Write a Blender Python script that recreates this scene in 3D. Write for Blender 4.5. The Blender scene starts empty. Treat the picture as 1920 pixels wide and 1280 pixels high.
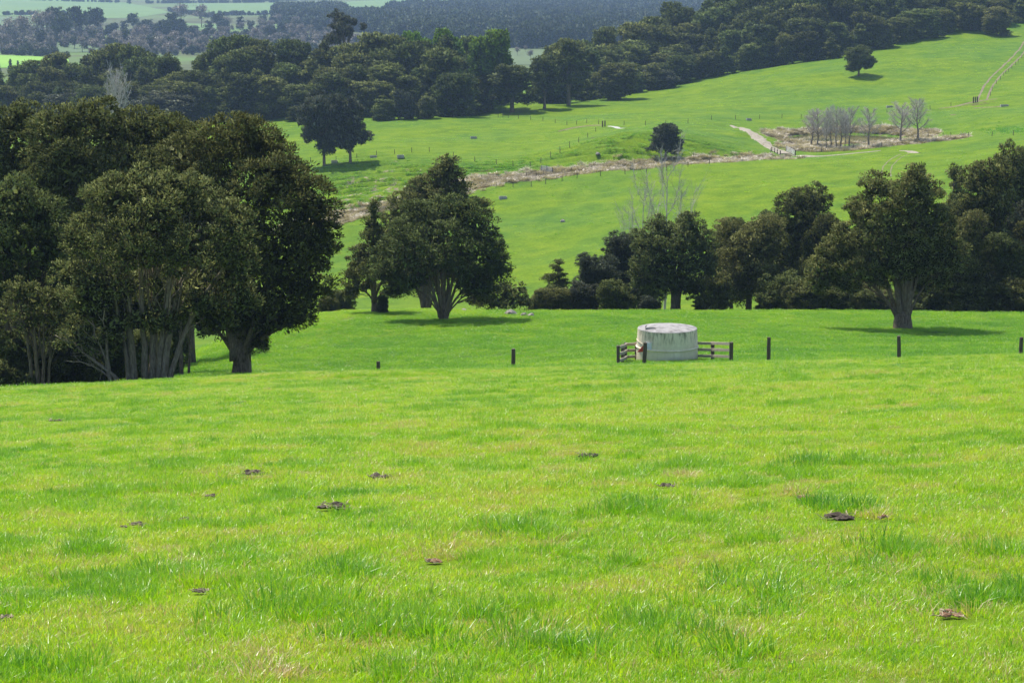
import bpy, math, random
import numpy as np

# ------------------------------------------------------------------ camera, light, exposure
S = bpy.context.scene
COL = S.collection
F = 4000.0                      # focal length in pixels of the 1920-wide photograph
PITCH = math.radians(10.0)
CP, SP = math.cos(PITCH), math.sin(PITCH)
cam_d = bpy.data.cameras.new('camera')
cam_d.sensor_width = 36.0
cam_d.lens = 36.0 * F / 1920.0
cam_d.clip_start = 0.2
cam_d.clip_end = 20000.0
cam = bpy.data.objects.new('camera', cam_d)
COL.objects.link(cam)
cam.location = (0, 0, 0)
cam.rotation_euler = (math.radians(90) - PITCH, 0, 0)
S.camera = cam

SUN_TO = np.array([-0.36, 0.50, 1.0]); SUN_TO /= np.linalg.norm(SUN_TO)   # towards the sun
SUN_EL = math.asin(SUN_TO[2]); SUN_AZ = math.atan2(SUN_TO[0], SUN_TO[1])
w = bpy.data.worlds.new('World'); S.world = w; w.use_nodes = True
wn = w.node_tree.nodes; wl = w.node_tree.links
wn.clear()
sky = wn.new('ShaderNodeTexSky'); sky.sky_type = 'NISHITA'; sky.sun_disc = False
sky.sun_elevation = SUN_EL; sky.sun_rotation = SUN_AZ % (2*math.pi)
sky.altitude = 100; sky.air_density = 1.0; sky.dust_density = 1.2
bg = wn.new('ShaderNodeBackground'); bg.inputs[1].default_value = 0.15
wo = wn.new('ShaderNodeOutputWorld')
wl.new(sky.outputs[0], bg.inputs[0]); wl.new(bg.outputs[0], wo.inputs[0])
sun_d = bpy.data.lights.new('sun', 'SUN'); sun_d.energy = 4.35; sun_d.angle = math.radians(0.53)
sun_d.color = (1.0, 0.955, 0.88)
sun = bpy.data.objects.new('sun', sun_d); COL.objects.link(sun)
from mathutils import Vector
sun.rotation_euler = Vector(SUN_TO.tolist()).to_track_quat('Z', 'Y').to_euler()
sun.location = (0, 0, 60)
S.view_settings.view_transform = 'Standard'
S.view_settings.look = 'None'
S.view_settings.exposure = 0.75
S.view_settings.gamma = 1.0
S.view_settings.use_curve_mapping = False
S.cycles.max_bounces = 6
S.cycles.diffuse_bounces = 3
S.cycles.glossy_bounces = 2
S.cycles.transmission_bounces = 4
S.cycles.volume_bounces = 1
S.cycles.use_denoising = True

# ------------------------------------------------------------------ pixel <-> world
def slope(py):
    b = (640.0 - py) / F
    return (b*CP - SP) / (CP + b*SP)
def at(px, py, Y):
    """world point at horizontal forward distance Y seen at pixel (px, py)"""
    a = (px - 960.0) / F; b = (640.0 - py) / F
    return np.array([Y*a/(CP + b*SP), Y, Y*slope(py)])

# ------------------------------------------------------------------ noise
def hash2(ix, iy, seed):
    h = (ix.astype(np.int64)*374761393 + iy.astype(np.int64)*668265263 + seed*1442695041) & 0xffffffff
    h = ((h ^ (h >> 13)) * 1274126177) & 0xffffffff
    h = (h ^ (h >> 16)) & 0xffffffff
    return h / 4294967295.0
def vnoise(x, y, seed=0):
    x = np.asarray(x, float); y = np.asarray(y, float)
    ix = np.floor(x); iy = np.floor(y); fx = x-ix; fy = y-iy
    fx = fx*fx*(3-2*fx); fy = fy*fy*(3-2*fy)
    a = hash2(ix, iy, seed); b = hash2(ix+1, iy, seed); c = hash2(ix, iy+1, seed); d = hash2(ix+1, iy+1, seed)
    return (a*(1-fx)+b*fx)*(1-fy) + (c*(1-fx)+d*fx)*fy
def fbm(x, y, seed=0, octv=4):
    s = 0; a = 1; t = 0
    for k in range(octv):
        s = s + a*vnoise(x*2**k + 17.3*k, y*2**k - 9.1*k, seed+k); t += a; a *= .5
    return s/t
def sstep(a, b, x):
    t = np.clip((np.asarray(x, float)-a)/(b-a), 0, 1); return t*t*(3-2*t)

# ------------------------------------------------------------------ terrain heights
def pchip(xk, yk, x):
    """monotone cubic interpolation, yk may be (n,) or (n,m)"""
    xk = np.asarray(xk, float); yk = np.asarray(yk, float); x = np.asarray(x, float)
    h = np.diff(xk); one = yk.ndim == 1
    if one: yk = yk[:, None]
    d = np.diff(yk, axis=0)/h[:, None]
    m = np.zeros_like(yk)
    w1 = (2*h[1:]+h[:-1])[:, None]; w2 = (h[1:]+2*h[:-1])[:, None]
    with np.errstate(divide='ignore', invalid='ignore'):
        mm = (w1+w2)/(w1/d[:-1] + w2/d[1:])
    mm = np.where(d[:-1]*d[1:] > 0, mm, 0)
    m[1:-1] = mm; m[0] = d[0]; m[-1] = d[-1]
    k = np.clip(np.searchsorted(xk, x, side='right')-1, 0, len(xk)-2)
    t = ((x-xk[k])/h[k])[:, None]; hh = h[k][:, None]
    r = (yk[k]*(1+2*t)*(1-t)**2 + m[k]*hh*t*(1-t)**2 + yk[k+1]*t*t*(3-2*t) + m[k+1]*hh*t*t*(t-1))
    return r[:, 0] if one else r
PLAIN = -60.0
# per column of the photograph: (distance, row) pairs; rows beyond a crest are lower than the crest
COLS = {
 -900: [(80,745),(95,745),(110,750),(125,745),(150,742),(175,735),(200,730),(240,720),(300,640),(400,500),(500,400),(600,290),(700,235)],
 0:    [(80,732),(95,732),(110,733),(125,733),(150,735),(175,728),(200,722),(240,705),(300,640),(400,470),(500,350),(600,262),(700,215)],
 300:  [(80,716),(95,717),(110,714),(125,714),(150,705),(175,690),(200,682),(240,668),(300,610),(400,465),(500,330),(580,250),(700,205)],
 450:  [(80,709),(95,709),(110,706),(122,702),(135,688),(150,664),(175,628),(200,640),(240,655),(330,590),(410,455),(500,305),(590,235),(700,200)],
 600:  [(80,702),(95,702),(110,708),(119,715),(130,702),(150,645),(175,587),(200,600),(240,632),(290,606),(330,577),(370,520),(410,440),(440,375),(470,310),(520,270),(585,226),(700,196)],
 800:  [(80,698),(95,698),(110,701),(119,709),(130,693),(150,638),(175,583),(200,600),(240,632),(290,606),(330,562),(370,482),(410,400),(440,353),(470,300),(500,272),(550,235),(585,213),(615,221),(700,200)],
 1000: [(80,693),(95,693),(110,694),(119,694),(130,677),(150,630),(175,583),(200,600),(240,634),(285,602),(330,545),(370,470),(415,372),(432,343),(450,321),(480,287),(540,240),(605,213),(700,192)],
 1200: [(80,689),(95,689),(110,689),(125,679),(150,628),(175,584),(200,603),(240,634),(285,600),(330,520),(370,430),(412,350),(430,322),(450,302),(462,272),(474,246),(490,238),(520,236),(560,222),(620,200),(690,178),(770,134),(860,100),(960,90)],
 1450: [(80,683),(95,683),(110,685),(125,674),(150,628),(175,584),(200,603),(240,634),(280,600),(320,520),(360,420),(400,345),(440,300),(470,283),(505,263),(560,222),(620,187),(690,140),(740,118),(820,70),(900,20),(1000,12)],
 1700: [(80,680),(95,680),(110,683),(125,672),(150,630),(175,587),(200,603),(240,632),(280,592),(320,500),(360,400),(400,330),(440,290),(470,272),(505,256),(560,212),(620,170),(690,112),(755,70),(840,5),(920,-40),(1000,-50)],
 1920: [(80,678),(95,678),(110,681),(125,671),(150,630),(175,588),(200,603),(240,630),(280,580),(320,480),(360,370),(400,300),(440,262),(500,225),(560,190),(620,150),(700,102),(790,50),(850,0),(920,-40),(1000,-60)],
 2900: [(80,675),(95,675),(110,679),(125,671),(150,630),(175,588),(200,603),(240,630),(280,560),(320,440),(360,330),(400,280),(440,245),(500,205),(560,165),(620,120),(700,70),(790,0),(850,-40),(920,-80),(1000,-90)],
}
YG = np.concatenate([np.arange(78, 1300, 1.0), np.geomspace(1300, 12000, 200)])
pxs = sorted(COLS); zt = []
for c in pxs:
    k = COLS[c]
    ys = [a for a, b in k]; zs = [a*slope(b) for a, b in k]
    hill = c >= 1200
    ys += [1320, 1600, 12000] if hill else [900, 1150, 12000]
    zs += [PLAIN]*3 if hill else [min(zs[-1], -50)*.3 + PLAIN*.7, PLAIN, PLAIN]
    zt.append(pchip(ys, zs, YG))
PG = np.arange(-900, 2901, 20.0)
ZT = pchip(pxs, np.array(zt), PG)          # (nP, nY)
ker = np.exp(-0.5*(np.arange(-9, 10)/3.0)**2); ker /= ker.sum()
sm = np.apply_along_axis(lambda r: np.convolve(np.pad(r, 9, mode='edge'), ker, 'valid'), 0, ZT)
ZT = sm

# broad features worked into the ground: creek bed, pond, slumped terraces
CREEK_PX = [(560,436),(640,412),(700,392),(790,374),(860,357),(920,342),(990,335),(1060,326),(1130,317),(1200,308),(1290,300),(1370,294),(1450,287)]
def zbase(X, Y):
    X = np.asarray(X, float); Y = np.asarray(Y, float)
    Yc = np.maximum(Y, 78.0)
    c = 960 + F*CP*X/np.maximum(Y, 60.0)
    fi = np.clip((c+900)/20.0, 0, len(PG)-1.001); i = fi.astype(int); fi -= i
    fj = np.interp(Yc, YG, np.arange(len(YG))); j = np.minimum(fj.astype(int), len(YG)-2); fj = fj-j
    zf = (ZT[i, j]*(1-fj)+ZT[i, j+1]*fj)*(1-fi) + (ZT[i+1, j]*(1-fj)+ZT[i+1, j+1]*fj)*fi
    Yn = np.maximum(Y, -200)
    zn = -1.65 - 0.1535*Yn - np.where(Yn > 0, 2.04e-4, 0)*Yn*Yn + 0.041*np.clip(X, -80, 80)
    t = sstep(62, 92, Y)
    return zn*(1-t) + zf*t
def seg_dist(X, Y, pts):
    d = np.full(np.shape(X), 1e9)
    for (x0, y0), (x1, y1) in zip(pts[:-1], pts[1:]):
        vx, vy = x1-x0, y1-y0; L = vx*vx+vy*vy
        t = np.clip(((X-x0)*vx+(Y-y0)*vy)/L, 0, 1)
        d = np.minimum(d, np.hypot(X-x0-t*vx, Y-y0-t*vy))
    return d
def hit(px, py, Y0=20, Y1=6000, fn=None):
    """where the line of sight through a pixel first meets the ground between Y0 and Y1"""
    fn = fn or zground
    Ys = np.geomspace(Y0, Y1, 6000)
    a = (px-960.0)/F; b = (640.0-py)/F
    X = Ys*a/(CP+b*SP); z = Ys*slope(py); g = fn(X, Ys)
    m = np.nonzero(z <= g)[0]
    k = m[0] if len(m) else int(np.argmin(z-g))
    return float(X[k]), float(Ys[k]), float(g[k])
def hits(pts, Y0=20, Y1=6000, fn=None):
    return [hit(px, py, Y0, Y1, fn)[:2] for px, py in pts]
CREEK = hits(CREEK_PX, 380, 620, zbase)
POND = hit(1592, 259, 460, 700, zbase)
TERR = [hit(1195, 275, 440, 560, zbase), hit(700, 340, 400, 560, zbase), hit(900, 322, 420, 560, zbase), hit(640,372,400,520,zbase)]
def zground(X, Y):
    X = np.asarray(X, float); Y = np.asarray(Y, float)
    z = zbase(X, Y)
    far = sstep(150, 300, Y)*(1-sstep(900, 1200, Y))
    z = z + ((fbm(X/46, Y/46, 3, 3)-.5)*3.0+(fbm(X/14, Y/10, 4, 3)-.5)*.75)*far
    near = sstep(3, 12, Y)*(1-sstep(190, 260, Y))
    z = z + ((fbm(X/4.5, Y/4.5, 5, 3)-.5)*.16 + (fbm(X/13, Y/13, 8, 2)-.5)*.22)*near
    # creek: shallow trough with hummocky rank grass
    m = (Y > 330) & (Y < 640)
    if np.any(m):
        Xm, Ym = X[m], Y[m]
        d = seg_dist(Xm, Ym, CREEK)
        e = np.exp(-(d/7.0)**2)
        dz = -1.1*np.exp(-(d/5.0)**2) + e*(fbm(Xm/3.2, Ym/3.2, 21, 3)-.3)*2.0
        for k, (tx, ty, _) in enumerate(TERR):
            wx, wy, per, amp = [(22, 15, 4.0, 2.6), (18, 30, 4.4, 1.3), (14, 12, 4.0, 1.0), (15, 16, 4.0, 1.1)][k]
            q = np.exp(-(((Xm-tx)/wx)**2 + ((Ym-ty)/wy)**2)**1.5)
            ph = (Ym + 0.12*(Xm-tx) + 4.0*(fbm(Xm/14, Ym/14, 31+k, 2)-.5))/per
            saw = ph-np.floor(ph)
            st = np.minimum(saw/.3, 1)-saw
            dz = dz + q*(st-.3)*amp*1.15 + q*(fbm(Xm/3, Ym/3, 35, 2)-.5)*.4
        # pond hollow with a rough bank
        px_, py_, pz_ = POND
        r = np.hypot((Xm-px_)/15.0, (Ym-py_)/17.0)
        t = 1-sstep(.8, 1.25, r)
        zz = z[m]*(1-t) + (pz_-.9)*t
        ring = np.exp(-((r-1.45)/.42)**2)
        dz = dz*(1-t) + ring*(fbm(Xm/3.5, Ym/3.5, 41, 3)-.35)*1.6
        z = z.copy(); z[m] = zz + dz
    return z
def gz(x, y): return float(zground(np.array([x]), np.array([y]))[0])

# ------------------------------------------------------------------ mesh helpers
def new_mesh(name, V, Fq, mats=(), smooth=False, idx=None):
    """V (n,3); Fq list of (m,k) int arrays; idx: material index per face"""
    V = np.asarray(V, np.float32)
    if isinstance(Fq, np.ndarray): Fq = [Fq]
    Fq = [np.asarray(f, np.int32) for f in Fq if len(f)]
    me = bpy.data.meshes.new(name)
    me.vertices.add(len(V)); me.vertices.foreach_set('co', V.ravel())
    loops = np.concatenate([f.ravel() for f in Fq])
    tot = np.concatenate([np.full(len(f), f.shape[1], np.int32) for f in Fq])
    st = np.concatenate([[0], np.cumsum(tot)[:-1]]).astype(np.int32)
    me.loops.add(len(loops)); me.loops.foreach_set('vertex_index', loops)
    me.polygons.add(len(tot)); me.polygons.foreach_set('loop_start', st)
    if idx is not None: me.polygons.foreach_set('material_index', np.asarray(idx, np.int32))
    me.polygons.foreach_set('use_smooth', np.full(len(tot), bool(smooth)))
    for m in mats: me.materials.append(m)
    me.update(calc_edges=True)
    return me
def link(name, data, parent=None, loc=(0, 0, 0), rot=(0, 0, 0), scale=(1, 1, 1)):
    o = bpy.data.objects.new(name, data); COL.objects.link(o)
    o.location = loc; o.rotation_euler = rot; o.scale = scale
    if parent: o.parent = parent
    return o
def tag(o, label=None, cat=None, group=None, kind=None):
    if label: o['label'] = label
    if cat: o['category'] = cat
    if group: o['group'] = group
    if kind: o['kind'] = kind
    return o
class Acc:
    def __init__(s): s.V = []; s.Q = []; s.T = []; s.n = 0
    def add(s, V, Q=None, T=None):
        V = np.asarray(V, float)
        if Q is not None and len(Q): s.Q.append(np.asarray(Q, int)+s.n)
        if T is not None and len(T): s.T.append(np.asarray(T, int)+s.n)
        s.V.append(V); s.n += len(V)
    def box(s, c, size, rz=0.0, taper=1.0, jit=0, tilt=(0, 0)):
        h = np.array(size)/2.0
        v = np.array([(x, y, z) for z in (-1, 1) for y in (-1, 1) for x in (-1, 1)], float)*h
        v[4:, :2] *= taper
        if jit: v += np.random.RandomState(int(abs(c[0]*97+c[1]*31+c[2]*13)) % 9999).uniform(-jit, jit, v.shape)
        v[:, 0] += v[:, 2]*tilt[0]; v[:, 1] += v[:, 2]*tilt[1]
        cr, sr = math.cos(rz), math.sin(rz)
        x = v[:, 0]*cr - v[:, 1]*sr; y = v[:, 0]*sr + v[:, 1]*cr
        v[:, 0] = x; v[:, 1] = y
        s.add(v+np.array(c), Q=[(0, 2, 3, 1), (4, 5, 7, 6), (0, 1, 5, 4), (2, 6, 7, 3), (0, 4, 6, 2), (1, 3, 7, 5)])
    def tube(s, P, R, k=6, cap=True, wob=0, seed=0):
        P = np.asarray(P, float); R = np.asarray(R, float); n = len(P)
        T = np.gradient(P, axis=0); T /= np.linalg.norm(T, axis=1)[:, None]+1e-9
        ref = np.array([0.0, 1.0, 0.0]) if abs(T[:, 1]).mean() < .8 else np.array([1.0, 0, 0])
        U = np.cross(T, ref); U /= np.linalg.norm(U, axis=1)[:, None]+1e-9
        W = np.cross(T, U)
        th = np.linspace(0, 2*np.pi, k, endpoint=False)
        rr = R[:, None]*np.ones(k)
        if wob: rr = rr*(1+np.random.RandomState(seed).uniform(-wob, wob, (1, k))+np.random.RandomState(seed+1).uniform(-wob/2, wob/2, (n, k)))
        V = P[:, None, :] + rr[:, :, None]*(np.cos(th)[None, :, None]*U[:, None, :] + np.sin(th)[None, :, None]*W[:, None, :])
        a = np.arange(n-1)[:, None]*k + np.arange(k)[None, :]
        b = np.arange(n-1)[:, None]*k + (np.arange(k)[None, :]+1) % k
        Q = np.stack([a, b, b+k, a+k], -1).reshape(-1, 4)
        V = V.reshape(-1, 3); Tt = []
        if cap:
            V = np.vstack([V, P[-1:]+T[-1:]*R[-1]*.3, P[:1]])
            for i in range(k):
                Tt.append(((n-1)*k+i, (n-1)*k+(i+1) % k, n*k)); Tt.append(((i+1) % k, i, n*k+1))
        s.add(V, Q=Q, T=Tt)
    def mesh(s, name, mats=(), smooth=False):
        V = np.vstack(s.V); Fs = []
        if s.Q: Fs.append(np.vstack(s.Q))
        if s.T: Fs.append(np.vstack(s.T))
        return new_mesh(name, V, Fs, mats, smooth)

# ------------------------------------------------------------------ materials
def mat(name):
    m = bpy.data.materials.new(name); m.use_nodes = True
    nt = m.node_tree; nt.nodes.clear()
    return m, nt.nodes, nt.links
def mixc(n, l, fac, a, b, mode='MIX'):
    x = n.new('ShaderNodeMix'); x.data_type = 'RGBA'; x.blend_type = mode
    for s_, v in ((x.inputs[0], fac), (x.inputs[6], a), (x.inputs[7], b)):
        if hasattr(v, 'is_linked') or hasattr(v, 'links'): l.new(v, s_)
        elif isinstance(v, (int, float)): s_.default_value = v
        else: s_.default_value = (*v, 1)
    return x.outputs[2]
def noise(n, l, vec, scale, detail=4, rough=.6, dist=0):
    t = n.new('ShaderNodeTexNoise'); t.inputs['Scale'].default_value = scale
    t.inputs['Detail'].default_value = detail; t.inputs['Roughness'].default_value = rough
    t.inputs['Distortion'].default_value = dist
    if vec is not None: l.new(vec, t.inputs['Vector'])
    return t.outputs[0]
def ramp(n, l, v, stops):
    r = n.new('ShaderNodeValToRGB'); l.new(v, r.inputs[0])
    e = r.color_ramp.elements
    while len(e) < len(stops): e.new(.5)
    for k, (p, c) in enumerate(stops):
        e[k].position = p; e[k].color = (*c, 1) if not isinstance(c, (int, float)) else (c, c, c, 1)
    return r.outputs[0]
def mrange(n, l, v, a, b, c=0.0, d=1.0):
    r = n.new('ShaderNodeMapRange'); l.new(v, r.inputs[0])
    for k, q in enumerate((a, b, c, d)): r.inputs[k+1].default_value = q
    return r.outputs[0]
def math_(n, l, op, a, b):
    m = n.new('ShaderNodeMath'); m.operation = op
    for k, v in enumerate((a, b)):
        if isinstance(v, (int, float)): m.inputs[k].default_value = v
        else: l.new(v, m.inputs[k])
    return m.outputs[0]
def geo_pos(n): return n.new('ShaderNodeNewGeometry').outputs['Position']
def obj_pos(n): return n.new('ShaderNodeTexCoord').outputs['Object']
def attr(n, name, typ='GEOMETRY'):
    a = n.new('ShaderNodeAttribute'); a.attribute_name = name; a.attribute_type = typ
    return a
def finish(n, l, col, rough=.8, spec=.3, bump=None, bstr=.4, bdist=.05, trans=0.0, tcol=None):
    p = n.new('ShaderNodeBsdfPrincipled'); o = n.new('ShaderNodeOutputMaterial')
    if isinstance(col, tuple): p.inputs['Base Color'].default_value = (*col, 1)
    else: l.new(col, p.inputs['Base Color'])
    if isinstance(rough, (int, float)): p.inputs['Roughness'].default_value = rough
    else: l.new(rough, p.inputs['Roughness'])
    p.inputs['Specular IOR Level'].default_value = spec
    if bump is not None:
        b = n.new('ShaderNodeBump'); b.inputs['Strength'].default_value = bstr; b.inputs['Distance'].default_value = bdist
        l.new(bump, b.inputs['Height']); l.new(b.outputs[0], p.inputs['Normal'])
    out = p.outputs[0]
    if trans:
        t = n.new('ShaderNodeBsdfTranslucent')
        c = tcol if tcol is not None else col
        if isinstance(c, tuple): t.inputs[0].default_value = (*c, 1)
        else: l.new(c, t.inputs[0])
        mx = n.new('ShaderNodeMixShader'); mx.inputs[0].default_value = trans
        l.new(out, mx.inputs[1]); l.new(t.outputs[0], mx.inputs[2]); out = mx.outputs[0]
    l.new(out, o.inputs[0])

def ground_material():
    m, n, l = mat('pasture')
    P = geo_pos(n)
    big = noise(n, l, P, .035, 4, .6); mid = noise(n, l, P, .22, 5, .65); fine = noise(n, l, P, 2.6, 5, .7)
    c1 = ramp(n, l, mid, [(.33, (.075, .135, .005)), (.5, (.105, .172, .006)), (.68, (.14, .20, .008))])
    c2 = ramp(n, l, mid, [(.33, (.038, .105, .016)), (.5, (.056, .132, .016)), (.68, (.085, .160, .018))])
    lush = attr(n, 'lush').outputs['Fac']
    f = math_(n, l, 'ADD', lush, mrange(n, l, big, .38, .62, -.3, .3)); 
    col = mixc(n, l, mrange(n, l, f, 0, 1), c1, c2)
    dk = ramp(n, l, fine, [(.3, .62), (.62, 1.12)])
    col = mixc(n, l, 1.0, col, dk, 'MULTIPLY')
    # dry, rank grass and bare soil where the attribute says so
    dry = attr(n, 'dry').outputs['Fac']
    dm = mrange(n, l, math_(n, l, 'ADD', dry, mrange(n, l, noise(n, l, P, .5, 5, .7), .3, .7, -.35, .35)), .42, .58)
    dcol = ramp(n, l, noise(n, l, P, 1.1, 6, .75), [(.3, (.085, .066, .042)), (.5, (.22, .175, .12)), (.72, (.36, .30, .215))])
    col = mixc(n, l, dm, col, dcol)
    soil = attr(n, 'soil').outputs['Fac']
    smask = mrange(n, l, math_(n, l, 'ADD', soil, mrange(n, l, noise(n, l, P, .9, 5, .7), .3, .7, -.3, .3)), .42, .6)
    col = mixc(n, l, smask, col, (.075, .05, .032))
    # the wide plain beyond: scrub and rough pasture
    sp = n.new('ShaderNodeSeparateXYZ'); l.new(P, sp.inputs[0])
    fm = mrange(n, l, sp.outputs[1], 1050, 1250)
    scr = ramp(n, l, noise(n, l, P, .006, 6, .65), [(.36, (.06, .065, .032)), (.5, (.085, .10, .042)), (.62, (.095, .15, .04))])
    col = mixc(n, l, fm, col, scr)
    b = math_(n, l, 'ADD', fine, math_(n, l, 'MULTIPLY', mid, 3.0))
    finish(n, l, col, .9, .04, b, .3, .12)
    return m
M_GROUND = ground_material()

def bark_material(name, a, b, c, sc=5.0):
    m, n, l = mat(name)
    P = obj_pos(n); mp = n.new('ShaderNodeMapping'); mp.inputs['Scale'].default_value = (3.2, 3.2, .55); l.new(P, mp.inputs[0])
    t = noise(n, l, mp.outputs[0], sc, 6, .7, .4)
    t2 = noise(n, l, P, 1.3, 3, .6)
    col = ramp(n, l, t, [(.32, a), (.5, b), (.7, c)])
    col = mixc(n, l, mrange(n, l, t2, .45, .7, 0, .45), col, (.15, .14, .10))
    finish(n, l, col, .9, .15, t, .9, .06)
    return m
M_BARK = bark_material('totara_bark', (.035, .024, .015), (.135, .098, .064), (.28, .215, .15))
M_BARKG = bark_material('grey_bark', (.06, .045, .030), (.19, .15, .105), (.34, .285, .21))
M_TWIG = bark_material('bare_twig', (.30, .26, .23), (.46, .41, .37), (.60, .56, .51))
M_TWIGD = bark_material('bare_stem', (.10, .075, .058), (.21, .165, .13), (.33, .27, .23))

def foliage_material(name, dark, base, light, trans=.22, var=.3, sc=.55, spec=.25):
    m, n, l = mat(name)
    oi = n.new('ShaderNodeObjectInfo')
    tint = attr(n, 'tint').outputs['Fac']
    P = obj_pos(n)
    t = math_(n, l, 'ADD', tint, mrange(n, l, noise(n, l, P, sc, 3, .6), .3, .7, -.25, .25))
    col = ramp(n, l, t, [(.0, dark), (.5, base), (1.0, light)])
    v = n.new('ShaderNodeHueSaturation'); v.inputs['Hue'].default_value = .5
    l.new(mrange(n, l, oi.outputs['Random'], 0, 1, 1-var, 1+var), v.inputs['Value'])
    rr = math_(n, l, 'FRACT', math_(n, l, 'MULTIPLY', oi.outputs['Random'], 7.31), 0.0)
    l.new(mrange(n, l, rr, 0, 1, .475, .515), v.inputs['Hue'])
    l.new(col, v.inputs['Color'])
    finish(n, l, v.outputs[0], .7, .12, None, trans=trans)
    return m
M_TOT = foliage_material('totara_foliage', (.095, .115, .034), (.155, .182, .054), (.225, .255, .08), .28, .12)
M_TOTL = foliage_material('lighter_totara_foliage', (.11, .13, .042), (.185, .212, .066), (.27, .295, .10), .28, .1)
M_FOR = foliage_material('forest_foliage', (.075, .098, .026), (.14, .175, .046), (.21, .25, .07), .26, .34)
M_FRESH = foliage_material('fresh_foliage', (.09, .16, .02), (.19, .31, .03), (.28, .40, .05), .3, .1)
M_LICH = foliage_material('grey_green_foliage', (.05, .06, .035), (.10, .12, .07), (.19, .205, .14), .2, .1)
M_FARF = foliage_material('far_foliage', (.03, .045, .025), (.055, .075, .04), (.085, .11, .055), .15, .3)
M_FARB = foliage_material('far_bare_crown', (.17, .155, .13), (.25, .225, .19), (.33, .30, .26), .1, .25)

# ================================================================== GROUND
rows = np.concatenate([np.arange(-25, 200, 1.0), np.arange(200, 380, 2.0), np.arange(380, 640, 1.05), np.arange(640, 900, 3.0), np.geomspace(900, 11500, 90)])
NC = 350
tcol = np.linspace(-1, 1, NC)
Wd = 40+.36*np.maximum(rows, 0) + .5*np.maximum(rows-900, 0)
GX = tcol[None, :]*Wd[:, None]; GY = np.repeat(rows[:, None], NC, 1)
GZ = zground(GX, GY)
a = (np.arange(len(rows)-1)[:, None]*NC + np.arange(NC-1)[None, :]).ravel()
me = new_mesh('ground', np.stack([GX, GY, GZ], -1).reshape(-1, 3), np.stack([a, a+1, a+NC+1, a+NC], -1), [M_GROUND], True)
X, Y = GX.ravel(), GY.ravel()
lush = .55*sstep(98, 112, Y)*(1-sstep(158, 176, Y)) + .35*(fbm(X/9, Y/9, 51, 3)-.4)
mid_ = sstep(200, 260, Y)
lush += mid_*(.55*fbm(X/60, Y/60, 52, 3)-.05)
cx_ = 960+F*CP*X/np.maximum(Y, 60)
dry = np.zeros(len(X)); soil = np.zeros(len(X))
dcr = seg_dist(X, Y, CREEK)
cw = np.interp(cx_, [560, 760, 860, 1000, 1200, 1450], [3.5, 4.5, 6.5, 6, 5.5, 4.0])
dry = np.maximum(dry, 1-sstep(.55, 1.35, dcr/cw))
rp = np.hypot((X-POND[0])/15.0, (Y-POND[1])/17.0)
dry = np.maximum(dry, np.exp(-((rp-1.22)/.26)**2)*.85)
# dry apron between the pond and the track, and a thin band running right
APR = hits([(1484, 274), (1530, 281), (1640, 276), (1700, 268), (1790, 259)], 470, 640)
dry = np.maximum(dry, .9*(1-sstep(2.5, 5.5, seg_dist(X, Y, APR))))
for (tx, ty, _), (wx, wy) in zip(TERR, [(21, 15), (18, 30), (14, 14), (16, 16)]):
    q = np.exp(-(((X-tx)/wx)**2 + ((Y-ty)/wy)**2)**1.5)
    dry += q*.34*fbm(X/5, Y/2.2, 61, 3); 
SO = [hit(905, 318, 420, 600), hit(1115, 258, 420, 600), hit(1500, 245, 460, 640), hit(1835, 195, 480, 700), hit(1335, 233, 480, 640)]
for (sx, sy, _), (rx_, ry_, am) in zip(SO, [(5, 2.0, .6), (3.5, 2, .5), (5, 4, .35), (7, 3.5, .55), (2.5, 2, .4)]):
    soil += am*np.exp(-((X-sx)/rx_)**2-((Y-sy)/ry_)**2)
# worn, drier patches in the near paddock
nr = 1-sstep(95, 120, Y)
dry += nr*np.clip((fbm(X/1.3, Y/1.5, 97, 3)-.62)*4, 0, .45)
dry += nr*np.clip((fbm(X/1.9, Y/2.6, 71, 3)-.60)*2.4, 0, .5)
dry += .35*np.exp(-((cx_-620)/260)**2)*np.exp(-((Y-172)/9)**2)
for nm, arr in (('lush', lush), ('dry', dry), ('soil', soil)):
    at_ = me.attributes.new(nm, 'FLOAT', 'POINT'); at_.data.foreach_set('value', np.clip(arr, 0, 1.2).astype(np.float32))
ground = tag(link('ground', me), kind='structure')

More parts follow.
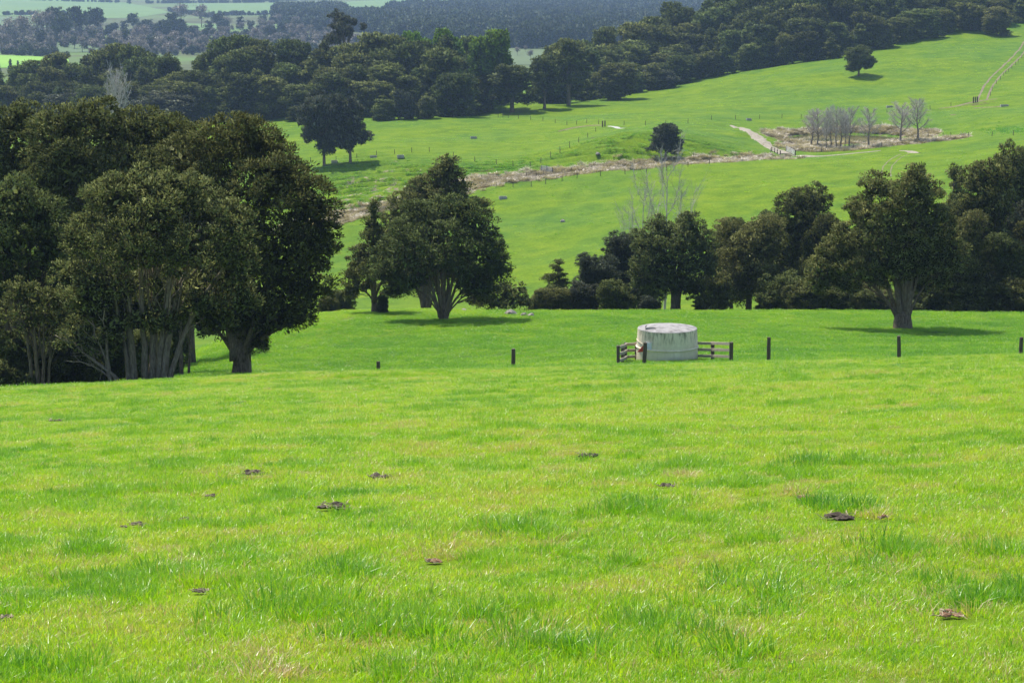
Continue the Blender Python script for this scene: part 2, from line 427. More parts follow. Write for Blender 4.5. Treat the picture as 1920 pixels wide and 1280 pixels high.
def spline(P, step=2.0):
    P = np.asarray(P, float); out = []
    Q = np.vstack([2*P[0]-P[1], P, 2*P[-1]-P[-2]])
    for i in range(1, len(Q)-2):
        p0, p1, p2, p3 = Q[i-1:i+3]; n = max(2, int(np.hypot(*(p2-p1))/step))
        t = np.linspace(0, 1, n, endpoint=False)[:, None]
        out.append(.5*(2*p1+(p2-p0)*t+(2*p0-5*p1+4*p2-p3)*t*t+(3*p1-p0-3*p2+p3)*t**3))
    out.append(P[-1:]); return np.vstack(out)
def ribbon(name, pts, width, material, lift=.09, n=5, seed=0, lanes=(0.0,), rag=.25):
    P = spline(pts, 1.2); T = np.gradient(P, axis=0); T /= np.linalg.norm(T, axis=1)[:, None]
    N = np.stack([-T[:, 1], T[:, 0]], 1)
    wv = np.interp(np.linspace(0, 1, len(P)), np.linspace(0, 1, len(width)), width) if np.ndim(width) else np.full(len(P), width)
    ac = Acc()
    for li, off in enumerate(lanes):
        s = np.linspace(-.5, .5, n)
        ed = (vnoise(np.arange(len(P))*.35, np.zeros(len(P)), seed+li)-.5)*rag*wv
        o = off + s[None, :]*wv[:, None]+ed[:, None]*np.sign(s)[None, :]
        XX = P[:, 0:1]+N[:, 0:1]*o; YY = P[:, 1:2]+N[:, 1:2]*o
        # the sheet's edges dip just under the turf
        ZZ = zground(XX, YY)+lift*(1-np.abs(2*s)[None, :]**4*1.5)
        V = np.stack([XX, YY, ZZ], -1).reshape(-1, 3)
        a = (np.arange(len(P)-1)[:, None]*n+np.arange(n-1)[None, :]).ravel()
        ac.add(V, Q=np.stack([a, a+1, a+n+1, a+n], -1))
    return tag(link(name, ac.mesh(name, [material], True)), kind='structure')
def simple_noise_mat(name, stops, sc=1.0, rough=.9, bdist=.05, sc2=None):
    m, n, l = mat(name); P = geo_pos(n); t = noise(n, l, P, sc, 6, .7)
    finish(n, l, ramp(n, l, t, stops), rough, .2, t, .6, bdist); return m
M_GRAVEL = simple_noise_mat('pale_gravel', [(.3, (.16, .135, .095)), (.5, (.25, .215, .155)), (.7, (.33, .29, .225))], 1.4)
M_DIRT = simple_noise_mat('dirt', [(.3, (.07, .065, .03)), (.5, (.15, .115, .07)), (.7, (.24, .19, .125))], 1.1)
M_RUT = simple_noise_mat('worn_rut', [(.3, (.07, .11, .03)), (.52, (.15, .13, .07)), (.7, (.22, .18, .11))], .9)
M_WHITE = simple_noise_mat('white_metal', [(.3, (.24, .23, .2)), (.6, (.4, .39, .35))], 1.4)
ribbon('farm_track', hits([(1372, 236), (1392, 240), (1412, 251), (1432, 266), (1452, 280), (1472, 289)], 440, 640), [1.6, 2.8, 3.4, 3.4, 3.6], M_GRAVEL, lift=.14, seed=1, rag=.1)
ribbon('farm_track', hits([(1476, 291), (1520, 293), (1570, 291), (1610, 287), (1650, 283)], 430, 600), [2.8, 2.2, 1.5, 1.3, .9], M_GRAVEL, lift=.13, seed=2)
ribbon('gravel_patch', hits([(1688, 283), (1706, 284), (1724, 287)], 430, 600), [1.0, 2.0, .8], M_GRAVEL, seed=3)
ribbon('wheel_rut', hits([(1696, 289), (1680, 297), (1668, 308), (1662, 320), (1662, 332)], 400, 560), .38, M_RUT, lanes=(-.85, .85), n=3, lift=.07, seed=4)
ribbon('gravel_patch', hits([(1142, 237), (1156, 239), (1172, 241)], 480, 620), [.8, 1.6, .7], M_WHITE, seed=5)
ribbon('dirt_track', hits([(1046, 247), (1075, 240), (1105, 236), (1130, 235)], 480, 620), [.7, 1.2, 1.5, 1.3], M_DIRT, seed=6)
ribbon('dirt_track', hits([(1760, 204), (1790, 200), (1820, 193), (1842, 189), (1870, 186)], 500, 700), [.7, 1.6, 2.2, 2.0, .9], M_DIRT, seed=7)
ribbon('farm_track', hits([(1842, 188), (1850, 168), (1868, 143), (1890, 122), (1908, 105), (1922, 88), (1940, 60)], 520, 860), .8, M_DIRT, lanes=(-1.2, 1.2), n=3, seed=8)
ribbon('dirt_patch', hits([(1826, 203), (1845, 202), (1866, 201), (1888, 198)], 500, 700), [1.0, 1.4, 1.2, 2.0], M_DIRT, seed=9)
ribbon('dirt_patch', hits([(1782, 216), (1792, 215)], 500, 700), [1.2, 1.5, .8], M_DIRT, seed=10)

# pond water
m, n, l = mat('pond_water')
p = n.new('ShaderNodeBsdfPrincipled'); o = n.new('ShaderNodeOutputMaterial')
p.inputs['Base Color'].default_value = (.085, .085, .035, 1); p.inputs['Roughness'].default_value = .07
b = n.new('ShaderNodeBump'); b.inputs['Strength'].default_value = .02; l.new(noise(n, l, geo_pos(n), 2.5, 3), b.inputs['Height']); l.new(b.outputs[0], p.inputs['Normal'])
l.new(p.outputs[0], o.inputs[0])
th = np.linspace(0, 2*np.pi, 48, endpoint=False)
V = [(POND[0], POND[1], 0)]+[(POND[0]+math.cos(t)*18.2, POND[1]+math.sin(t)*20.0, 0) for t in th]
link('pond_water', new_mesh('pond_water', V, np.array([(0, i+1, (i+1) % 48+1) for i in range(48)]), [m]), loc=(0, 0, POND[2]-.42))['kind'] = 'structure'

# far fields on the plain
def plain_xy(px, py):
    Yd = (PLAIN+.12)/slope(py); p_ = at(px, py, Yd); return p_[0], p_[1]
def far_field(name, poly, stops, sc=.01, lift=.2):
    m = simple_noise_mat(name+'_turf', stops, sc)
    V = [(*plain_xy(*q), PLAIN+lift) for q in poly]
    c = np.mean(V, axis=0)
    T = np.array([(0, i+1, (i+1) % len(V)+1) for i in range(len(V))])
    o = link('field', new_mesh('field', [c]+V, T, [m])); o['kind'] = 'structure'; return o
GRN = [(.35, (.065, .125, .025)), (.65, (.095, .16, .035))]
PAL = [(.35, (.055, .09, .03)), (.65, (.08, .125, .04))]
far_field('near_field', [(-60, 103), (0, 104), (128, 109), (130, 120), (112, 130), (88, 127), (60, 127), (0, 128), (-60, 128)], [(.35, (.12, .26, .015)), (.65, (.17, .31, .025))], lift=.3)
far_field('far_field', [(-200, -12), (120, -2), (240, 6), (300, 18), (318, 24), (255, 34), (190, 35), (120, 32), (0, 30), (-200, 26)], GRN, lift=.25)
far_field('far_field', [(-200, 32), (60, 32), (190, 37), (140, 48), (0, 58), (-200, 70)], PAL, lift=.22)
far_field('far_field', [(330, 8), (640, 4), (900, -8), (1400, -10), (1060, 3), (820, 17), (600, 25), (400, 28), (345, 19)], GRN, lift=.25)
far_field('far_field', [(-100, 72), (160, 66), (230, 84), (170, 98), (60, 100), (-100, 96)], PAL, lift=.22)
far_field('far_field', [(345, 44), (412, 46), (404, 58), (350, 54)], GRN, lift=.25)
far_field('far_field', [(930, 92), (1010, 88), (1030, 104), (1000, 122), (940, 122)], [(.35, (.06, .085, .03)), (.65, (.085, .12, .04))], lift=.22)
far_field('far_field', [(690, 63), (880, 62), (900, 68), (700, 71)], [(.35, (.09, .13, .06)), (.65, (.13, .20, .08))], lift=.22)

# ================================================================== TREES
def crown_mesh(name, lobes, r=.8, nleaf=90, leaf=(.34, .13), cover=1.5, seed=0, flat=.7, low=.5, mats=(), trim=.74, droop=0.0, fill=.14):
    R = np.random.RandomState(seed)
    L = np.array([[*q] for q in lobes], float)
    if leaf[0] < .5: nleaf = int(nleaf*1.0); r *= .80; leaf = (leaf[0]*.72, leaf[1]*.76)
    cent = []; outd = []
    L[:, 3:] = np.maximum(L[:, 3:]-.38*r, L[:, 3:]*.5)
    for k, (cx, cy, cz, rx, ry, rz) in enumerate(L):
        area = 4*np.pi*((rx*ry)**1.6/3+(rx*rz)**1.6/3+(ry*rz)**1.6/3)**(1/1.6)
        n = max(5, int(cover*area/(np.pi*r*r)))
        d = R.normal(size=(n, 3)); d /= np.linalg.norm(d, axis=1)[:, None]
        d = d[(d[:, 2] > -.35) | (R.rand(n) < low)]
        q = d*np.array([rx, ry, rz])*R.uniform(.80, 1.06, (len(d), 1)) + np.array([cx, cy, cz])
        ok = np.ones(len(q), bool)
        for j in range(len(L)):
            if j != k:
                e = np.linalg.norm((q-L[j, :3])/L[j, 3:], axis=1); ok &= e > trim
        cent.append(q[ok]); outd.append(d[ok])
    C = np.vstack(cent); D = np.vstack(outd); n = len(C)
    rc = r*R.uniform(.55, 1.35, n)
    tint = np.clip(R.normal(.46, .17, n), .05, .95)
    N = n*nleaf; ci = np.repeat(np.arange(n), nleaf)
    o = R.normal(size=(N, 3)); o /= np.linalg.norm(o, axis=1)[:, None]
    o = o + D[ci]*.45 + np.array([0, 0, .25]); o /= np.linalg.norm(o, axis=1)[:, None]
    rad = R.rand(N)**.45
    off = o*rad[:, None]*rc[ci][:, None]*np.array([1.08, 1.08, flat])
    P = C[ci]+off; P0 = P.copy()
    dr = o*.9 + D[ci]*.3 + R.normal(size=(N, 3))*.42 + np.array([0, 0, .28-droop])
    dr /= np.linalg.norm(dr, axis=1)[:, None]
    sd = np.cross(dr, R.normal(size=(N, 3))); sd /= np.linalg.norm(sd, axis=1)[:, None]+1e-6
    ll = leaf[0]*R.uniform(.6, 1.35, N)[:, None]; ww = leaf[1]*R.uniform(.6, 1.35, N)[:, None]
    up = np.cross(sd, dr)
    if fill:      # sparse coarse sprays inside the crown
        nf = int(N*fill); q = R.randint(0, len(L), nf); dd = R.normal(size=(nf, 3)); dd /= np.linalg.norm(dd, axis=1)[:, None]
        P[:nf] = L[q, :3]+dd*L[q, 3:]*R.uniform(.2, .8, (nf, 1)); ll[:nf] *= 2.0; ww[:nf] *= 2.6
        sel = R.permutation(N)[:nf]; tmpP = P[:nf].copy(); P[:nf] = P0[:nf]; P[sel] = tmpP
        ll[:nf] /= 2.0; ww[:nf] /= 2.6; ll[sel] *= 2.0; ww[sel] *= 2.6
    A = P-dr*ll*.45; B = P+sd*ww*.5+up*ww*.22; Cc = P+dr*ll*.55; Dd = P-sd*ww*.5+up*ww*.22
    V = np.stack([A, B, Cc, Dd], 1).reshape(-1, 3)
    i = np.arange(N)*4
    me = new_mesh(name, V, np.vstack([np.stack([i, i+1, i+2], -1), np.stack([i, i+2, i+3], -1)]), mats)
    nl = np.cross(Cc-A, B-Dd); nl /= np.linalg.norm(nl, axis=1)[:, None]+1e-9
    nl *= np.sign(np.sum(nl*o, axis=1))[:, None]
    nn = o*.5+D[ci]*.35+nl*.75; nn /= np.linalg.norm(nn, axis=1)[:, None]
    me.polygons.foreach_set('use_smooth', np.ones(len(me.polygons), bool))
    cn = me.attributes.new('custom_normal', 'FLOAT_VECTOR', 'POINT'); cn.data.foreach_set('vector', np.repeat(nn, 4, axis=0).astype(np.float32).ravel())
    t = np.repeat(np.clip(tint[ci]+R.normal(0, .07, N), 0, 1), 4).astype(np.float32)
    a_ = me.attributes.new('tint', 'FLOAT', 'POINT'); a_.data.foreach_set('value', t)
    return me, C
def bez(p0, p1, p2, p3, n):
    t = np.linspace(0, 1, n)[:, None]
    return (1-t)**3*p0+3*(1-t)**2*t*p1+3*(1-t)*t*t*p2+t**3*p3
def limb_acc(base, target, r0, C, R, nsub=10, k=7, spread=.5, wob=.12, twigs=True, r_end=.18, sway=.3):
    """one stem from base to target, with side branches reaching foliage clumps"""
    base = np.array(base, float); target = np.array(target, float)
    h = target-base; L = np.linalg.norm(h)
    p1 = base+np.array([h[0]*.12, h[1]*.12, h[2]*.36]); p2 = base+np.array([h[0]*.55, h[1]*.55, h[2]*.78])
    P = bez(base, p1, p2, target, 11)
    P[1:-1] += R.normal(0, .012*L*sway, P[1:-1].shape)
    t = np.linspace(0, 1, 11); rr = r0*((1-t)**.8*(1-r_end)+r_end)
    rr[0] *= 1.25
    ac = Acc(); ac.tube(P, rr, k, wob=wob, seed=R.randint(9999))
    if len(C) and twigs:
        d = np.linalg.norm(C-target, axis=1)+np.linalg.norm(C-P[6], axis=1)*.4
        near = np.argsort(d)[:max(nsub*4, 8)]; R.shuffle(near)
        for q in near[:nsub]:
            c = C[q]; s = R.randint(3, 9)
            b0 = P[s]
            if c[2] < b0[2]: b0 = P[3]; s = 3
            if np.linalg.norm(c-b0) < .5: continue
            v = c-b0
            B = bez(b0, b0+np.array([v[0]*.25, v[1]*.25, v[2]*.45]), b0+v*.7+np.array([0, 0, .05*np.linalg.norm(v)]), c, 6)
            B[1:-1] += R.normal(0, .03*np.linalg.norm(v), B[1:-1].shape)
            r1 = rr[s]*R.uniform(.3, .5)
            ac.tube(B, np.linspace(r1, max(.018, r1*.2), 6), 5, cap=False)
    return ac

def px_lobes(lobes, Y, base, sy=.95):
    out = []
    for q in lobes:
        px, py, rx, ry = q[:4]; dy = q[4] if len(q) > 4 else 0
        p = at(px, py, Y+dy)-base; k = (Y+dy)/F
        out.append((*p, rx*k, (rx+ry)*.5*k*sy, ry*k))
    return out
# crown pieces shared by every tree whose leaves and bark are of one mesh each
def built_tree(name, label, cat, base_px, Y, lobes, stems, fm=None, bark=None, seed=1, group=None, r=.8, nleaf=90,
               leaf=(.34, .13), cover=1.5, r0=.35, bz=None, extra=(), nsub=9, low=.5, flat=.7, sink=.15, flare=True):
    fm = fm or M_TOT; bark = bark or M_BARK
    R = np.random.RandomState(seed)
    bx = at(base_px, 640, Y)[0]; base = np.array([bx, Y, (gz(bx, Y) if bz is None else bz)-sink])
    root = tag(link(name, None, loc=base.tolist()), label, cat, group)
    L = px_lobes(lobes, Y, base)
    cm, C = crown_mesh('crown', L, r, nleaf, leaf, cover, seed, flat, low, [fm])
    link('crown', cm, root)
    # stems: (base offset px, target px, target py, radius m, dy)
    if flare:
        ac = Acc()
        hh = flare if isinstance(flare, (int, float)) and flare is not True else 1.3
        zz = np.array([-.1, .12, .45, .8, 1.0])*hh
        ac.tube(np.stack([np.zeros(5), np.zeros(5), zz], 1), np.array([1.35, 1.08, .95, .86, .42])*r0, 12, wob=.13, seed=seed)
        link('trunk', ac.mesh('trunk', [bark], True), root)
    for (bo, tx, ty, rs, dy) in stems:
        b0 = np.array([bo*Y/F, R.uniform(-.25, .25), 0.0 if not flare else .5*hh])
        tg = at(tx, ty, Y+dy)-base
        link('limb', limb_acc(b0, tg, rs, C, R, nsub).mesh('limb', [bark], True), root)
    return root

# ---- the near trees -------------------------------------------------
T_CAT = 'tree'
built_tree('totara_tree', 'broad many-stemmed tree with bare grey stems fanning out, behind the crest at left', T_CAT, 283, 104,
    [(215,372,58,48,0),(290,385,62,52,-1),(365,372,62,48,.5),(425,425,55,50,0),(165,450,52,52,0),(255,455,80,58,-1.6),(350,465,85,55,-1.4),(440,500,45,50,.5),
     (150,640,40,28,-.3),(195,650,34,26,-.3),(215,610,40,26,-.6),(290,600,46,28,-.5),(375,570,40,30,-.5),(160,560,44,40,-.4),(180,585,50,40,.4),(245,575,50,36,.8),(330,580,48,34,.8),(405,600,36,30,.6),(150,610,34,26,1),(200,535,68,48,.2),(300,540,70,40,1),(385,545,70,48,.6),(450,560,38,45,1),(130,520,35,35,.5),(250,340,42,34,.4),(330,345,40,30,.5)],
    [(-42,190,480,.13,0),(-34,225,400,.2,.3),(-12,258,390,.19,-.3),(2,300,380,.23,.5),(22,385,410,.2,.2),(34,440,480,.15,-.2),(12,345,430,.16,-1)],
    M_TOTL, M_BARKG, 11, r=.62, nleaf=95, leaf=(.26, .095), cover=1.75, nsub=12, low=.6, flare=False)
built_tree('totara_tree', 'tallest dark round-crowned tree with one stout bare trunk at the grove edge', T_CAT, 451, 117,
    [(430,262,75,60,1),(478,270,58,56,1),(520,330,62,62,.5),(585,390,55,62,0),(500,370,90,80,-1),(420,350,90,80,1),(595,455,48,60,0),(530,470,80,75,-1),(570,535,58,60,0),
     (505,570,75,55,-.6),(450,540,90,70,0),(420,460,90,80,1),(372,560,50,50,1.5),(480,608,50,32,0),(395,610,42,28,.8),(548,590,42,34,.3),(488,642,24,18,0),(355,300,60,55,2),(360,400,60,60,2)],
    [(-8,380,480,.30,1),(-3,430,400,.34,.5),(3,480,420,.34,-.5),(8,540,480,.28,.2),(9,570,560,.16,0),(-9,370,590,.15,.6),(4,510,560,.2,-1.2),(6,560,600,.10,-.2)],
    M_TOT, M_BARK, 12, r=.66, nleaf=95, leaf=(.28, .10), cover=1.8, r0=.50, flare=2.1, nsub=13)
built_tree('totara_tree', 'high dark crown rising behind the many-stemmed tree, topmost of the left group', T_CAT, 190, 134,
    [(110,250,62,52,0),(190,232,68,50,0),(262,245,62,50,.5),(330,255,58,48,.5),(150,310,80,60,-1),(250,320,85,60,-1),(345,320,60,60,0),(90,330,60,60,.5),(70,420,60,60,0),(180,400,80,70,0),(290,410,80,60,.5)],
    [(-10,110,400,.3,0),(-3,160,330,.32,0),(4,230,340,.3,0),(10,300,350,.28,0),(14,340,420,.2,0)], M_TOT, M_BARK, 13, r=.75, nleaf=90, leaf=(.32, .115), cover=1.7, r0=.6, nsub=10)
built_tree('totara_tree', 'dark bushy crown at the far left edge, reaching as high as the topmost left crown', T_CAT, 20, 138,
    [(10,250,60,55,0),(45,230,45,40,.5),(-50,270,70,70,0),(20,320,70,60,-.8),(-30,360,80,70,0),(60,300,45,50,.5),(40,400,60,60,.5)],
    [(-8,-30,360,.3,0),(0,10,330,.3,0),(8,50,340,.25,0)], M_TOT, M_BARK, 14, r=.75, nleaf=85, leaf=(.32, .115), cover=1.6, r0=.5, nsub=8)
built_tree('totara_tree', 'dark tree in front at the left edge with deeply shaded underside', T_CAT, 38, 112,
    [(15,375,60,50,0),(70,400,50,48,.3),(-50,420,70,70,0),(15,455,75,55,-.8),(95,470,45,50,0),(45,520,60,50,0),(-20,540,80,60,0),(110,540,40,40,.5)],
    [(-16,-20,460,.2,.5),(-6,10,430,.24,0),(6,60,440,.22,0),(16,95,480,.18,0),(24,110,540,.12,.4)], M_TOT, M_BARK, 15, r=.64, nleaf=90, leaf=(.28, .10), cover=1.7, r0=.4, nsub=10, low=.35)
built_tree('totara_tree', 'low leafy tree with pale green foliage tufts at the lower left corner of the grove', T_CAT, 74, 106,
    [(38,545,34,28,0),(72,562,34,26,-.3),(103,555,28,24,.2),(60,598,36,30,0),(100,600,30,26,-.2),(35,640,34,26,.3),(88,628,26,20,.5),(-10,590,40,40,.5),(10,700,26,24,.5),(62,708,20,16,0)],
    [(-14,35,560,.10,0),(-4,60,560,.12,0),(6,85,580,.10,0),(14,105,590,.09,0)], M_TOTL, M_BARK, 16, r=.5, nleaf=80, leaf=(.22, .085), cover=1.6, nsub=7, flare=False)
# shaded stand of saplings and stems between them
for k, (px_, Yd, wd) in enumerate([(112, 121, 44), (168, 119, 40), (214, 122, 38), (-20, 124, 60), (345, 131, 40)]):
    built_tree('totara_sapling', ['thin dark-stemmed tree in the shade under the left grove, nearest its left edge', 'thin dark-stemmed tree in the shade of the grove, left of the fanning grey stems',
        'thin dark-stemmed tree directly behind the left side of the fanning grey stems', 'dark thicket tree cut by the left edge of the photo', 'low dark tree between the fanning grey stems and the stout trunk'][k], T_CAT, px_, Yd,
        [(px_-wd*.4, 560, wd*.8, 50, 0), (px_+wd*.5, 540, wd*.8, 55, .5), (px_, 480, wd, 60, 0), (px_+wd*.2, 600, wd*.8, 35, .5), (px_-wd*.3, 640, wd*.8, 32, -.3), (px_+wd*.6, 660, wd*.7, 26, -.2)] if k < 4 else
        [(px_-20, 560, 40, 45, 0), (px_+15, 590, 36, 30, .5), (px_, 500, 45, 50, 0)],
        [(-5, px_-wd*.3, 480, .12, .3), (7, px_+wd*.5, 530, .09, .4)], M_TOT, M_BARK, 30+k,
        r=.7, nleaf=60, leaf=(.3, .11), cover=1.3, nsub=7, flare=False)
# leaning pale stems reaching left out of the grove
R = np.random.RandomState(5)
ac_root = tag(link('leaning_tree', None, loc=(at(228, 700, 103)[0], 103, gz(at(228, 700, 103)[0], 103)-.1)), 'half-fallen tree with pale bare stems leaning low to the left', T_CAT)
for k, (tx, ty, dy, rs) in enumerate([(103, 628, .2, .10), (130, 640, .6, .075), (122, 676, -.2, .065), (165, 600, .5, .09), (190, 560, .2, .09)]):
    tg = at(tx, ty, 103+dy)-np.array(ac_root.location)
    P = bez(np.array([-k*.12, 0, 0.]), np.array([-.8, 0, .9]), tg*.6+np.array([0, 0, .5]), tg, 9)
    P[1:-1] += R.normal(0, .05, P[1:-1].shape)
    ac = Acc(); ac.tube(P, np.linspace(rs, rs*.3, 9), 6, wob=.1, seed=k)
    for q in range(6):
        s = R.randint(3, 8); v = R.normal(0, .5, 3)+np.array([-.5, 0, .3])
        ac.tube(np.array([P[s], P[s]+v*.5, P[s]+v+np.array([0, 0, .15])]), [rs*.4, rs*.25, rs*.1], 4, cap=False)
    link('limb', ac.mesh('limb', [M_BARKG], True), ac_root)

built_tree('totara_tree', 'fan-shaped many-stemmed tree alone on the grassy brow, its shadow pooled beneath', T_CAT, 832, 166,
    [(730,500,34,30,.2),(935,500,26,34,.2),(745,540,30,22,.3),(905,540,34,22,.3),(770,530,30,20,-.8),(885,535,30,20,-.8),(800,520,30,20,1.0),(865,520,30,20,1.0),(765,440,42,40,0),(805,405,42,35,.5),(850,400,45,38,.5),(895,425,42,40,0),(918,470,30,40,0),(735,480,40,36,.5),(820,455,80,50,-1.2),(880,480,55,48,-.8),(770,490,55,42,-.6),
     (722,512,26,22,0),(915,515,32,28,0),(840,500,60,34,1.5),(872,388,30,22,.5),(780,395,30,25,.8),(900,545,26,16,.6)],
    [(-7,735,470,.13,0),(-6,755,460,.15,-.6),(-4,780,430,.16,.3),(-3,800,420,.16,-.5),(-1,820,410,.18,.4),(1,842,410,.18,-.4),(2,862,415,.16,.4),(4,885,440,.16,-.3),(6,905,465,.14,.3),(7,920,500,.11,0),(0,830,450,.15,-1.2),(-6,728,510,.08,.2),(6,930,520,.08,.4)],
    M_TOT, M_BARK, 21, r=.62, nleaf=80, leaf=(.28, .11), cover=1.7, r0=.42, flare=.8, nsub=9, low=.5)
built_tree('totara_tree', 'slender tree with a pointed top and one dark trunk, just left of the fan-shaped tree', T_CAT, 703, 174,
    [(700,392,11,24,0),(698,425,20,28,0),(702,455,30,28,0),(678,480,30,26,.4),(728,485,28,28,0),(700,505,42,26,-.6),(665,515,28,26,.3),(742,520,26,30,0),(655,545,20,20,0),(735,548,24,14,.3),(690,535,24,14,.8)],
    [(-1,680,480,.14,0),(0,700,420,.2,0),(1,735,500,.13,0),(-2,660,530,.09,0),(2,745,530,.09,.2)], M_TOT, M_BARK, 22, r=.55, nleaf=70, leaf=(.28, .11), cover=1.6, r0=.27, flare=2.0, nsub=7, low=.35)
built_tree('totara_tree', 'tall irregular tree rising behind the fan-shaped tree, one leafy bough reaching right', T_CAT, 800, 196,
    [(838,308,20,22,0),(835,332,34,26,0),(800,352,38,26,.5),(860,350,26,26,.5),(770,378,40,30,0),(830,372,45,30,-.8),(750,412,36,34,.3),(800,410,50,36,-.5),(860,385,30,20,.5),(735,448,34,32,.5),(780,460,50,40,0),
     (890,376,20,11,0),(908,384,13,8,0),(740,505,36,36,.5),(800,520,40,40,1)],
    [(-4,760,400,.25,0),(0,800,370,.3,0),(3,840,330,.25,0),(5,905,382,.08,0),(-6,740,470,.15,0)], M_TOTL, M_BARK, 23, r=.62, nleaf=70, leaf=(.32, .125), cover=1.6, r0=.5, nsub=8)
built_tree('bush', 'low dark bush on the brow right of the fan-shaped tree', 'bush', 930, 182,
    [(895,560,30,18,0),(925,545,32,24,0),(960,550,30,24,0),(983,565,18,14,.2),(940,568,50,14,-.5),(905,530,20,14,.8)], [(-5,900,555,.08,0),(3,950,550,.08,0)],
    M_TOT, M_BARK, 24, r=.55, nleaf=60, leaf=(.3, .12), cover=1.5, nsub=5, flare=False)
built_tree('totara_tree', 'broad spreading tree standing alone on the paddock at right, with a stout buttressed trunk', T_CAT, 1692, 157,
    [(1710,338,26,28,0),(1645,350,34,32,.3),(1735,365,36,38,0),(1690,375,50,42,-.8),(1615,400,34,34,.3),(1655,420,55,48,-1),(1745,425,42,48,0),(1700,440,60,50,-1.2),(1600,445,40,40,0),
     (1545,505,36,34,.1),(1572,470,38,36,.5),(1535,535,26,20,.3),(1780,470,34,44,.4),(1568,490,34,34,.2),(1610,500,50,36,-.8),(1665,500,50,38,-.6),(1740,490,46,44,0),(1550,520,22,18,.2),(1765,520,24,24,.3),(1720,535,40,22,.8),(1590,535,34,16,.5),(1700,480,70,50,1.5)],
    [(-9,1570,490,.13,0),(-8,1600,440,.2,.2),(-5,1640,410,.24,-.4),(-2,1670,390,.25,.4),(2,1705,370,.26,-.3),(5,1735,390,.24,.3),(8,1750,450,.2,-.3),(9,1765,500,.12,.2),(0,1690,440,.2,-1),(-9,1620,535,.10,.3)],
    M_TOTL, M_BARK, 25, r=.62, nleaf=90, leaf=(.28, .11), cover=1.7, r0=.66, flare=1.5, nsub=10)
built_tree('totara_tree', 'twin-peaked dark tree with reddish trunk right behind the concrete tank', T_CAT, 1266, 187,
    [(1238,428,26,26,0),(1290,422,28,26,0),(1215,455,30,30,.3),(1262,455,50,36,-.8),(1312,458,30,34,.2),(1225,495,40,34,-.4),(1290,500,50,36,-.8),(1330,500,20,34,.3),(1250,530,46,24,-.3),(1305,540,40,24,.2),(1200,520,24,30,.4)],
    [(-4,1230,450,.2,0),(-1,1255,430,.26,.2),(2,1285,430,.26,-.2),(4,1310,470,.2,.2)], M_TOTL, M_BARK, 26, r=.58, nleaf=72, leaf=(.3, .12), cover=1.6, r0=.5, flare=2.5, nsub=8, low=.4)

# ---- shared tree models ---------------------------------------------
def gen_lobes(W, H, seed, style='dome', bot=.22):
    R = np.random.RandomState(seed); out = []
    n = {'dome': 13, 'spire': 11, 'tall': 14, 'conifer': 9, 'flat': 20}[style]
    for k in range(n):
        t = (k+.5)/n
        if style == 'dome':
            z = bot+(.93-bot)*t**.8; w = math.sqrt(max(.05, 1-((z-.5)/.55)**2))*.62
        elif style == 'tall':
            z = bot+(.95-bot)*t; w = (.62-.38*t)
        elif style == 'spire':
            z = bot+(.97-bot)*t; w = (.7-.62*t)*.8
        elif style == 'conifer':
            z = .08+.9*t; w = .02
        else:
            z = R.uniform(.70, .96); w = R.uniform(.1, .95)
        a_ = k*2.4+R.uniform(-.5, .5); q = w*R.uniform(.55, 1.0)
        if style == 'conifer': rr = (1-t)*.45+.05; out.append((0, 0, z*H, rr*W/2*1.9, rr*W/2*1.9, H*.085)); continue
        rr = R.uniform(.28, .42)*(1 if style != 'spire' else 1.05-.6*t)
        out.append((math.cos(a_)*q*W/2, math.sin(a_)*q*W/2, z*H, rr*W*.62, rr*W*.62, rr*W*.46))
        if style == 'flat':
            q_ = out[-1]; f_ = R.uniform(.45, .75); out[-1] = (*q_[:3], q_[3]*f_, q_[4]*f_, q_[5]*f_*.75)
    return out
def model(W, H, seed, style, fm, bark, r, nleaf, leaf, cover, tr, nst=4, nsub=6, bot=.22, low=.5, flat=.7, k=6):
    R = np.random.RandomState(seed)
    L = gen_lobes(W, H, seed, style, bot)
    cm, C = crown_mesh('crown', L, r, nleaf, leaf, cover, seed, flat, low, [fm])
    ac = Acc()
    zz = np.array([-.6, .2, 1.0, H*bot*.9]); ac.tube(np.stack([zz*0, zz*0, zz], 1), np.array([1.3, 1.1, .95, .8])*tr, 8, wob=.12, seed=seed)
    for q in range(nst):
        c = L[R.randint(len(L)//3, len(L))]
        b = limb_acc((0, 0, H*bot*.75), (c[0]*.9, c[1]*.9, c[2]), tr*.62, C, R, nsub, k=k)
        ac.add(np.vstack(b.V), Q=np.vstack(b.Q) if b.Q else None, T=np.vstack(b.T) if b.T else None)
    return dict(crown=cm, trunk=ac.mesh('trunk', [bark], True), H=H, W=W)
def place(mod, name, label, cat, group, x, y, H, W=None, rz=0.0, z=None, sink=.1, fol=None):
    z = gz(x, y) if z is None else z
    sc = H/mod['H']; sw = (W/mod['W']) if W else sc
    root = tag(link(name, None, loc=(x, y, z-sink), rot=(0, 0, rz), scale=(sw, sw, sc)), label, cat, group)
    link('trunk', mod['trunk'], root)
    cm = mod['crown']
    if fol is not None:
        key = 'crown_'+fol.name
        if key not in mod:
            c2 = cm.copy(); c2.materials.clear(); c2.materials.append(fol); mod[key] = c2
        cm = mod[key]
    link('crown', cm, root)
    LAST[0] = root
    return root
LAST = [None]
